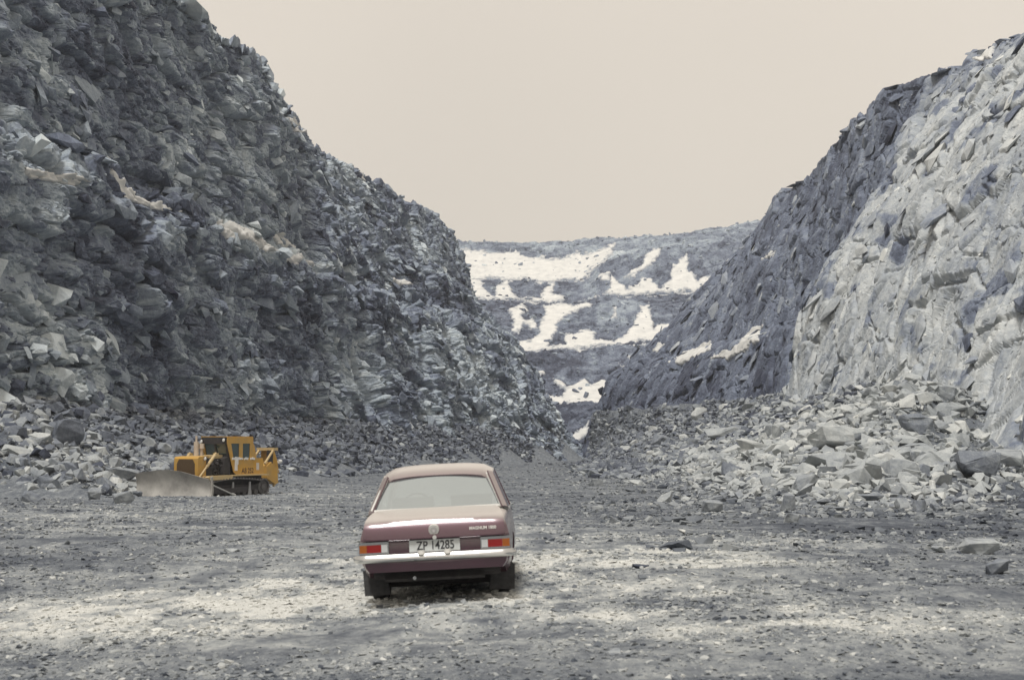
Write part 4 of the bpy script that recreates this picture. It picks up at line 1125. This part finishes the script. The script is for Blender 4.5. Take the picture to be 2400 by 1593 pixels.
def curved_pane(name, foot, head, wf, wh, mat, trim=True, bow=.05, sgn=1):
    bm = bmesh.new(); g = []
    for t in np.linspace(0, 1, 6):
        row = []
        for x in np.linspace(-1, 1, 11):
            wv = wf * (1 - t) + wh * t
            row.append(bm.verts.new((x * wv, foot[0] * (1 - t) + head[0] * t + sgn * bow * x * x, foot[1] * (1 - t) + head[1] * t - (.012 * x * x * t) + .012 * math.sin(math.pi * t))))
        g.append(row)
    for a, b in zip(g[:-1], g[1:]):
        for i in range(len(a) - 1): bm.faces.new((a[i], a[i + 1], b[i + 1], b[i]))
    pane = bm_obj(name, bm, mat, car, 0)
    if trim:
        edge = [g_ for g_ in []]
        c = lambda x, t: (x * (wf * (1 - t) + wh * t), foot[0] * (1 - t) + head[0] * t + sgn * bow * x * x - sgn * .004, foot[1] * (1 - t) + head[1] * t - .012 * x * x * t + .012 * math.sin(math.pi * t) + .004)
        for nm_, pts, rr in (("window_trim", [c(x, 0) for x in np.linspace(-1, 1, 9)], .020), ("window_trim", [c(-1, t) for t in np.linspace(0, 1, 4)], .021), ("window_trim", [c(1, t) for t in np.linspace(0, 1, 4)], .021), ("window_seal", [c(x, 1) for x in np.linspace(-1, 1, 9)], .008)):
            bm = bmesh.new(); add_tube(bm, pts, rr, 8); bm_obj(nm_, bm, M_emblem if nm_ == "window_trim" else M_black, pane)
    return pane
curved_pane("rear_window", gl0, gl1, .705, .553, M_glass)
curved_pane("windscreen", (2.92, .915), (2.36, 1.325), .70, .555, M_glass, False, -.05)
# inside
for s in (-1, 1):
    bm = bmesh.new(); add_prism(bm, [(1.75, .45), (1.95, .45), (1.85, .98), (1.78, 1.06), (1.70, 1.04)], s * .34 - .24, s * .34 + .24, 'x'); bm_obj("front_seat", bm, M_seat, car, .04)
bm = bmesh.new(); add_prism(bm, [(.80, .5), (1.0, .5), (.90, .93), (.80, .95)], -.62, .62, 'x'); bm_obj("rear_seat", bm, M_seat, car, .03)
bm = bmesh.new(); add_prism(bm, [(.60, .92), (.84, .935), (.84, .90), (.60, .90)], -.64, .64, 'x'); bm_obj("parcel_shelf", bm, M_seat, car)
bm = bmesh.new()
for t in range(20):
    a0, a1 = 2 * math.pi * t / 20, 2 * math.pi * (t + 1) / 20
    add_cyl(bm, (-.34 + .19 * math.cos(a0), 2.35, .90 + .19 * math.sin(a0)), (-.34 + .19 * math.cos(a1), 2.35, .90 + .19 * math.sin(a1)), .013, n=6)
bm_obj("steering_wheel", bm, M_black, car)
# wheels
for wy in (.93, 3.40):
    for s in (-1, 1):
        wh = empty("wheel", (0, 0, 0)); wh.parent = car
        bm = bmesh.new(); n = 32
        pr = [(.145, .20), (.155, .27), (.145, .296), (.12, .305), (0.0, .305), (-.02, .296), (-.028, .27), (-.018, .20)]
        rings = []
        for t in range(n):
            a = 2 * math.pi * t / n
            rings.append([bm.verts.new((s * (.60 + dx), wy + rr * math.cos(a), .300 + rr * math.sin(a))) for dx, rr in pr])
        for t in range(n):
            a, b = rings[t], rings[(t + 1) % n]
            for i in range(len(pr) - 1): bm.faces.new((a[i], a[i + 1], b[i + 1], b[i]))
        bm_obj("tyre", bm, M_rubber, wh)
        bm = bmesh.new(); add_cyl(bm, (s * .615, wy, .30), (s * .728, wy, .30), .195, .20, 24); add_cyl(bm, (s * .728, wy, .30), (s * .748, wy, .30), .09, .05, 18)
        bm_obj("rim", bm, M_chrome, wh, .008)
for s in (-1, 1):
    bm = bmesh.new(); pts = [(s * .53, .08), (s * .80, .075), (s * .815, .34), (s * .80, .34), (s * .72, .42), (s * .56, .36)]
    a = [bm.verts.new((x, .50 + .12 * (z - .1), z)) for x, z in pts]; b = [bm.verts.new((x, .515 + .12 * (z - .1), z)) for x, z in pts]
    bm.faces.new(a); bm.faces.new(b[::-1])
    for i in range(6): bm.faces.new((a[i], b[i], b[(i + 1) % 6], a[(i + 1) % 6]))
    bm_obj("mudflap", bm, M_rubber, car)
bm = bmesh.new(); add_box(bm, (-.55, .8, .13), (.56, 3.8, .40)); add_box(bm, (-.66, .14, .27), (.66, 3.9, .41)); add_prism(bm, [(.14, .24), (.5, .34), (.78, .34), (.8, .4), (.14, .42)], -.54, .50, 'x')  # lowest box hangs low, a dark mass standing in for shade beneath
bm_obj("underbody_and_shade", bm, M_under, car, .03)
bm = bmesh.new(); add_cyl(bm, (-.56, .93, .285), (.56, .93, .285), .045); add_cyl(bm, (-.10, .93, .285), (.1, .93, .285), .13, n=20); bm_obj("rear_axle", bm, M_under, car)
bm = bmesh.new(); add_tube(bm, [(-.22, -.03, .285), (-.22, .5, .27), (-.3, .9, .36)], .019, 14); bm_obj("exhaust_pipe", bm, M_chrome, car)
# front end, out of sight from here but part of the car
for s in (-1, 1):
    bm = bmesh.new(); add_cyl(bm, (s * .57, 4.09, .65), (s * .57, 4.14, .65), .085, .08, 22); bm_obj("headlight", bm, M_clear, car, .006)
bm = bmesh.new()
for k in range(6): add_box(bm, (-.46, 4.10, .56 + k * .035), (.46, 4.13, .575 + k * .035))
bm_obj("grille", bm, M_black, car)
bm = bmesh.new(); add_box(bm, (-.80, 4.12, .44), (.80, 4.19, .53)); bm_obj("front_bumper", bm, M_chrome, car, .02)

# ------------------------------------------------------------------ the bulldozer
M_yel = simple("dusty_yellow_paint", (0.60, 0.325, 0.040), 0.55, dirt=(0.34, 0.26, 0.15), dirtfac=.7, vs=2.2, bump=.15)
M_yel2 = simple("faded_yellow_paint", (0.56, 0.40, 0.17), 0.6, dirt=(0.40, 0.34, 0.25), dirtfac=.7, vs=3)
M_steel = simple("scoured_blade_steel", (0.50, 0.48, 0.44), 0.6, 0.0, dirt=(0.13, 0.125, 0.115), dirtfac=.85, vs=.9, bump=.2)
M_dark = simple("greasy_dark_iron", (0.022, 0.020, 0.022), 0.6, dirt=(0.08, 0.07, 0.065), dirtfac=.6, vs=4)
M_grill = simple("brown_grille", (0.13, 0.085, 0.045), 0.7)
M_teal = simple("dark_cab_glass", (0.035, 0.06, 0.062), 0.08, 0, .8, coat=.6)
M_pipe = simple("pale_exhaust", (0.58, 0.50, 0.40), 0.6, dirt=(.3, .2, .13), dirtfac=.6, vs=3)
M_lamp0 = simple("snow_dust", (.72, .71, .68), .8)
M_lamp = simple("lamp_glass", (0.75, 0.75, 0.72), 0.2, 0.2)
M_trk = simple("muddy_track", (0.06, 0.058, 0.060), 0.7, dirt=(0.20, 0.19, 0.18), dirtfac=.6, vs=3)
DX, DY = (523 - 1200) / F * 80, 80.0
dz_ = float(G(np.array([DX]), np.array([DY]), False)[0])
doz = empty("bulldozer", (DX, DY, -1.37), (0, 0, math.radians(-121.5)))
tag(doz, "yellow tracked bulldozer with a grey blade and rear ripper by the rubble", "bulldozer")
# radiator shell and hood
bm = bmesh.new(); add_prism(bm, [(2.25, 1.1), (2.86, 1.1), (2.90, 1.5), (2.89, 2.2), (2.80, 2.3), (2.25, 2.34)], -.92, .92); hood = bm_obj("radiator_housing", bm, M_yel, doz, .05)
bm = bmesh.new()
for k in range(16):
    zz = 1.34 + k * .052; hw = .66 - (.16 * max(0, (zz - 1.85) / .3) ** 2)
    add_box(bm, (2.895, -hw, zz), (2.925, hw, zz + .03))
add_prism(bm, [(-.70, 1.30), (.70, 1.30), (.70, 1.9), (.52, 2.17), (-.52, 2.17), (-.70, 1.9)], 2.87, 2.906, 'x')
bm_obj("grille", bm, M_grill, doz)
bm = bmesh.new(); add_prism(bm, [(.55, 2.20), (2.26, 2.20), (2.26, 2.345), (.55, 2.40)], -.55, .55); bm_obj("hood", bm, M_yel2, doz, .04)
bm = bmesh.new(); add_box(bm, (.4, -.62, .9), (2.25, .62, 2.18))
rr = random.Random(5)
for k in range(26):
    a = Vector((rr.uniform(.5, 2.2), .60, rr.uniform(1.1, 2.1))); add_cyl(bm, a, a + Vector((rr.uniform(-.2, .2), rr.uniform(.05, .22), rr.uniform(-.15, .15))), rr.uniform(.03, .11), n=8)
bm_obj("engine", bm, M_dark, doz)
bm = bmesh.new(); add_cyl(bm, (2.0, -.1, 2.3), (2.0, -.1, 3.15), .145, n=18); add_cyl(bm, (2.0, -.1, 3.15), (2.0, -.1, 3.48), .06, n=12); bm_obj("exhaust_stack", bm, M_pipe, doz, .015)
bm = bmesh.new(); add_cyl(bm, (1.7, .0, 2.33), (1.7, .0, 2.75), .10, n=14); add_cyl(bm, (1.7, .0, 2.75), (1.7, .0, 3.05), .17, .15, n=16); bm_obj("air_cleaner", bm, M_pipe, doz, .02)
# lift cylinders and their yokes
for s in (-1, 1):
    bm = bmesh.new(); add_cyl(bm, (1.55, s * 1.0, 2.48), (2.35, s * 1.05, 1.72), .095, n=12); add_cyl(bm, (2.35, s * 1.05, 1.72), (3.05, s * 1.1, 1.05), .055, n=10); add_box(bm, (1.45, s * 1.0 - .11, 2.32), (1.68, s * 1.0 + .11, 2.5))
    bm_obj("lift_cylinder", bm, M_yel2, doz, .0)
bm = bmesh.new(); add_box(bm, (1.48, -.95, 2.25), (1.66, .95, 2.38)); bm_obj("cylinder_yoke", bm, M_yel2, doz, .02)
# cab with roll-over canopy
cab = empty("cab", (0, 0, 0)); cab.parent = doz
for s in (-1, 1):
    y0, y1 = (s * .97, s * 1.03)
    ya, yb = min(y0, y1), max(y0, y1)
    bm = bmesh.new()
    add_prism(bm, [(.66, 3.05), (.66, 3.43), (-1.50, 3.43), (-1.50, 3.05)], ya, yb)
    add_prism(bm, [(.66, 3.05), (.36, 3.05), (.16, 2.2), (.38, 2.2)], ya, yb)
    add_prism(bm, [(-.32, 3.05), (-.62, 3.05), (-.62, 2.2), (-.34, 2.2)], ya, yb)
    add_prism(bm, [(-1.24, 3.05), (-1.50, 3.05), (-1.62, 2.9), (-1.80, 2.2), (-1.22, 2.2)], ya, yb)
    add_prism(bm, [(.38, 2.2), (-2.35, 2.2), (-2.45, 1.26), (-.1, 1.26), (.12, 1.42)], ya, yb)
    bm_obj("side_panel", bm, M_yel, cab, .012)
    for a, b in ((-.33, .30), (-1.23, -.62)):
        bm = bmesh.new(); add_box(bm, (a, s * .985 - .008, 2.22), (b, s * .985 + .008, 3.06)); bm_obj("window", bm, M_teal, cab)
bm = bmesh.new(); add_box(bm, (-1.52, -.99, 3.40), (.70, .99, 3.46)); bm_obj("roof", bm, M_yel, cab, .02)
bm = bmesh.new(); add_box(bm, (.62, -.96, 3.02), (.72, .965, 3.42)); bm_obj("visor", bm, M_dark, cab, .02)
for (a, b) in ((-.97, -.83), (-.06, .06), (.82, .965)):
    bm = bmesh.new(); add_prism(bm, [(.56, 3.03), (.64, 3.03), (.46, 2.25), (.38, 2.25)], a, b); bm_obj("front_post", bm, M_yel if a < -.5 else M_dark, cab)
for (a, b) in ((-.83, -.06), (.06, .82)):
    bm = bmesh.new(); add_prism(bm, [(.585, 3.03), (.60, 3.03), (.42, 2.4), (.405, 2.4)], a, b); bm_obj("front_window", bm, M_teal, cab)
bm = bmesh.new(); add_box(bm, (-1.55, -.96, 1.2), (-1.49, .96, 3.4)); bm_obj("rear_wall", bm, M_yel, cab, .01)
bm = bmesh.new(); add_box(bm, (.30, -.93, 1.25), (.42, .93, 2.42)); add_prism(bm, [(.42, 1.3), (.9, 1.3), (.75, 2.2), (.42, 2.3)], .55, .93); bm_obj("dash_panel", bm, M_dark, cab, .02)
bm = bmesh.new(); add_box(bm, (-.75, -.3, 1.6), (-.2, .3, 2.0)); add_box(bm, (-.85, -.3, 1.9), (-.7, .3, 2.7)); bm_obj("seat", bm, M_dark, cab, .05)
rr = random.Random(8)
for (x0, x1, z0, z1) in ((.28, -.35, 2.12, 2.26), (-.3, -.62, 2.13, 2.21), (-.75, -1.05, 2.11, 2.22), (-1.25, -1.62, 2.12, 2.22), (.05, -.16, 1.50, 2.15), (-.0, -.22, 1.85, 2.15)):
    n_ = 9; bm = bmesh.new()
    pr = [(x0 + (x1 - x0) * t, z0 + rr.uniform(-.03, .03)) for t in np.linspace(0, 1, n_)] + [(x1 + (x0 - x1) * t, z1 + rr.uniform(-.03, .03)) for t in np.linspace(0, 1, n_)]
    add_prism(bm, pr, 1.028, 1.06 + rr.uniform(0, .02))
    bm_obj("snow_cover", bm, M_lamp0, cab, .01)
text_obj("side_lettering", "AB 252", .42, simple("faded_lettering", (.07, .045, .035), .8), cab, Matrix.Translation((-1.05, 1.034, 1.46)) @ Matrix.Rotation(math.pi, 4, 'Z') @ RX(), .002, .8, .006)
bm = bmesh.new(); add_box(bm, (-2.02, 1.031, 1.5), (-1.78, 1.04, 1.92)); bm_obj("sticker", bm, simple("pale_sticker", (.6, .56, .5), .6), cab)
def lamp(x, y, z, par=doz, dx=1):
    bm = bmesh.new(); add_cyl(bm, (x, y, z), (x + .12 * dx, y, z), .085, .11, 14); l = bm_obj("lamp", bm, M_dark, par)
    bm = bmesh.new(); add_cyl(bm, (x + .12 * dx, y, z), (x + .145 * dx, y, z), .10, .08, 14); bm_obj("lens", bm, M_lamp, l)
lamp(2.35, 1.05, 2.20); lamp(2.35, -1.05, 2.20); lamp(.70, .86, 3.24); lamp(.72, -.86, 3.16)
# fenders, belly
for s in (-1, 1):
    bm = bmesh.new(); add_box(bm, (-2.55, min(s * .8, s * 1.36), 1.19), (.25, max(s * .8, s * 1.36), 1.26)); bm_obj("fender", bm, M_yel2, doz, .01)
    bm = bmesh.new(); add_prism(bm, [(.55, 1.02), (2.35, .98), (2.55, 1.14), (2.4, 1.22), (.55, 1.24)], min(s * .72, s * 1.38), max(s * .72, s * 1.38)); bm_obj("track_guard", bm, M_yel2, doz, .02)
bm = bmesh.new(); add_box(bm, (-2.5, -.8, .55), (2.6, .8, 1.22)); bm_obj("main_frame", bm, M_dark, doz, .03)
bm = bmesh.new(); add_box(bm, (-2.4, -.9, 1.2), (-1.5, .94, 2.18)); bm_obj("fuel_tank", bm, M_yel, doz, .05)
# tracks
def track_profile(grow=0.0, teeth=False):
    pts = []
    def arc(cx, cz, r, a0, a1, n):
        for k in range(n): a = math.radians(a0 + (a1 - a0) * k / (n - 1)); pts.append((cx + (r + grow) * math.cos(a), cz + (r + grow) * math.sin(a)))
    arc(2.15, .46, .40, -90, 75, 12)
    for t in np.linspace(0, 1, 16)[1:-1]:
        x = 2.25 - 4.3 * t; z = .86 + .16 * math.sin(math.pi * min(1, t * 1.05)) + .04 * t
        pts.append((x, z + grow))
    arc(-2.1, .52, .44, 88, 262, 14)
    for t in np.linspace(0, 1, 14)[1:-1]: pts.append((-2.16 + 4.31 * t, .07 - grow))
    return pts
def resample(pts, n):
    p = np.array(pts + [pts[0]]); d = np.r_[0, np.cumsum(np.linalg.norm(np.diff(p, axis=0), axis=1))]
    t = np.linspace(0, d[-1], n, endpoint=False)
    return np.stack([np.interp(t, d, p[:, 0]), np.interp(t, d, p[:, 1])], -1)
for s in (-1, 1):
    tk = empty("track", (0, 0, 0)); tk.parent = doz
    ya, yb = min(s * .82, s * 1.40), max(s * .82, s * 1.40)
    inner = resample(track_profile(-.03), 46 * 4); c = inner.mean(0)
    outn = inner.copy()
    tan = np.roll(inner, -1, 0) - np.roll(inner, 1, 0); nrm = np.stack([tan[:, 1], -tan[:, 0]], -1); nrm /= np.linalg.norm(nrm, axis=1, keepdims=True)
    hgt = np.tile([.035, .04, .11, .035], 46)
    outn = inner + nrm * hgt[:, None]
    bm = bmesh.new()
    L = []
    for y in (ya, yb):
        L.append(([bm.verts.new((p[0], y, p[1])) for p in inner], [bm.verts.new((p[0], y, p[1])) for p in outn]))
    n = len(inner)
    for i in range(n):
        j = (i + 1) % n
        bm.faces.new((L[0][1][i], L[0][1][j], L[1][1][j], L[1][1][i])); bm.faces.new((L[0][0][i], L[1][0][i], L[1][0][j], L[0][0][j]))
        for a, b in L: bm.faces.new((a[i], a[j], b[j], b[i]))
    bm_obj("track_belt", bm, M_trk, tk, smooth=False)
    for (x, z, rad) in ((2.15, .46, .36), (-2.1, .52, .40)):
        bm = bmesh.new(); add_cyl(bm, (x, s * .95, z), (x, s * 1.28, z), rad, n=26); add_cyl(bm, (x, s * 1.25, z), (x, s * 1.34, z), rad * .45, n=16); bm_obj("idler_wheel" if x > 0 else "sprocket", bm, M_trk, tk, .02)
    for k in range(7):
        x = -1.5 + k * .5; bm = bmesh.new(); add_cyl(bm, (x, s * .98, .24), (x, s * 1.3, .24), .15, n=16); bm_obj("track_roller", bm, M_trk, tk, .01)
    bm = bmesh.new(); add_box(bm, (-1.75, min(s * .95, s * 1.25), .33), (1.75, max(s * .95, s * 1.25), .66))
    bm_obj("roller_frame", bm, M_dark, tk, .03)
    for x in (-.95, .45):
        bm = bmesh.new(); add_prism(bm, [(x - .13, .1), (x + .15, .1), (x + .08, .5), (x + .05, .84), (x - .06, .84), (x - .07, .5)], min(s * 1.27, s * 1.33), max(s * 1.27, s * 1.33)); bm_obj("carrier_bracket", bm, simple("worn_steel", (.34, .34, .34), .5), tk, .01)
# push frame and blade
for s in (-1, 1):
    bm = bmesh.new(); add_prism(bm, [(-.4, .28), (2.7, .22), (2.78, .45), (-.4, .55)], min(s * 1.45, s * 1.6), max(s * 1.45, s * 1.6)); bm_obj("push_arm", bm, M_dark, doz, .02)
bm = bmesh.new(); add_cyl(bm, (2.45, 1.66, .72), (.75, 1.62, .14), .045, n=10); add_cyl(bm, (.85, 1.62, .17), (.62, 1.62, .10), .09, n=12); bm_obj("brace_strut", bm, simple("bare_steel_rod", (.42, .42, .40), .45, .3), doz)
bm = bmesh.new(); add_box(bm, (2.6, -1.6, .2), (2.8, 1.6, .5)); bm_obj("push_beam", bm, M_dark, doz, .02)
BLM = Matrix.Translation((3.66, -.14, -.05)) @ Matrix.Rotation(math.radians(14), 4, 'Z')
bm = bmesh.new()
bw = 2.33; NB, NZ = 30, 12
def btop(u): return np.interp(u, [-1, -.82, -.35, -.1, .25, 1], [1.42, 1.52, 1.64, 1.66, 1.56, 1.14])
# u=-1 is the blade's right-hand end as the driver sees it; local +y is the driver's left
front, back = [], []
for i in range(NB + 1):
    u = -1 + 2 * i / NB; y = -bw * u * 1.0
    top = btop(-u) ; colf, colb = [], []
    for j in range(NZ + 1):
        t = j / NZ; z = -.02 + t * top
        x = -.34 * math.sin(math.pi * (.12 + .80 * t)) + .33 - .02 * t + .05 * u * u
        colf.append(bm.verts.new(BLM @ Vector((x, y, z)))); colb.append(bm.verts.new(BLM @ Vector((x - .09, y, z))))
    front.append(colf); back.append(colb)
for i in range(NB):
    for j in range(NZ):
        bm.faces.new((front[i][j], front[i][j + 1], front[i + 1][j + 1], front[i + 1][j])); bm.faces.new((back[i][j], back[i + 1][j], back[i + 1][j + 1], back[i][j + 1]))
    bm.faces.new((front[i][NZ], back[i][NZ], back[i + 1][NZ], front[i + 1][NZ])); bm.faces.new((front[i][0], front[i + 1][0], back[i + 1][0], back[i][0]))
for i in (0, NB):
    for j in range(NZ): bm.faces.new((front[i][j], back[i][j], back[i][j + 1], front[i][j + 1]))
blade = bm_obj("blade", bm, M_steel, doz, 0, angle=50)
bm = bmesh.new(); add_prism(bm, [(.20, -.04), (.27, -.04), (.16, .22), (.10, .22)], -2.34, 2.34, 'y', BLM); bm_obj("cutting_edge", bm, M_steel, blade, .0)
for s in (-1, 1):
    bm = bmesh.new(); h_ = 1.28 if s > 0 else 1.0
    add_prism(bm, [(.30, -.03), (.02, .3), (-.03, .8), (.06, h_ - .05), (-.14, h_), (-.22, .5), (-.12, -.03)], s * 2.35 - .035, s * 2.35 + .035, 'y', BLM); bm_obj("end_plate", bm, M_steel, blade, .01)
bm = bmesh.new()
for y in (-1.6, -.8, .8, 1.6): add_prism(bm, [(-.12, .05), (-.34, .1), (-.30, .9), (-.14, 1.2)], y - .05, y + .05, 'y', BLM)
bm_obj("blade_rib", bm, M_steel, blade)
# ripper at the rear
rip = empty("ripper", (-.52, 0, 0)); rip.parent = doz
bm = bmesh.new(); add_prism(bm, [(-3.55, 1.25), (-4.25, 1.25), (-4.05, 2.1), (-3.72, 2.78), (-3.5, 2.76), (-3.5, 1.9)], -.62, .18); bm_obj("ripper_frame", bm, M_yel, rip, .03)
bm = bmesh.new(); add_cyl(bm, (-2.45, .62, 1.85), (-3.35, .55, 2.72), .075, n=12); add_cyl(bm, (-2.45, -.62, 1.85), (-3.35, -.55, 2.72), .075, n=12); add_box(bm, (-3.55, -.7, 2.62), (-3.2, .68, 2.80)); bm_obj("ripper_cylinder", bm, M_yel2, rip)
bm = bmesh.new(); add_box(bm, (-3.5, .10, 1.0), (-3.2, .34, 2.65)); bm_obj("ripper_link", bm, M_dark, rip, .02)
bm = bmesh.new(); add_prism(bm, [(-2.5, 1.0), (-3.3, .62), (-3.55, .7), (-3.4, 1.5), (-2.9, 1.95), (-2.5, 1.7)], .20, .75); bm_obj("ripper_arm", bm, M_yel, rip, .03)
bm = bmesh.new(); add_prism(bm, [(-3.55, 1.5), (-3.85, 1.5), (-3.9, .75), (-3.55, .45), (-3.5, .6), (-3.62, .85)], .3, .42); bm_obj("ripper_shank", bm, M_yel2, rip, .01)
bm = bmesh.new(); add_cyl(bm, (-4.28, .1, 1.95), (-4.5, .1, 1.95), .10, .12, n=14); bm_obj("work_lamp", bm, M_lamp, rip)

# ------------------------------------------------------------------ the air between here and the pit head
M_haze = bpy.data.materials.new("thin_haze"); M_haze.use_nodes = True
t_ = M_haze.node_tree; t_.nodes.remove(t_.nodes['Principled BSDF'])
pv = t_.nodes.new("ShaderNodeVolumePrincipled")
pv.inputs['Color'].default_value = (0.93, 0.96, 1.0, 1); pv.inputs['Density'].default_value = 0.00034; pv.inputs['Anisotropy'].default_value = 0.2
t_.links.new(pv.outputs[0], t_.nodes['Material Output'].inputs['Volume'])
bm = bmesh.new(); add_box(bm, (-300, -280, -12), (300, 700, 115))
hz = bm_obj("haze", bm, M_haze, None, 0, smooth=False); tag(hz, "thin pale air fading the far benches", None, None, "stuff")
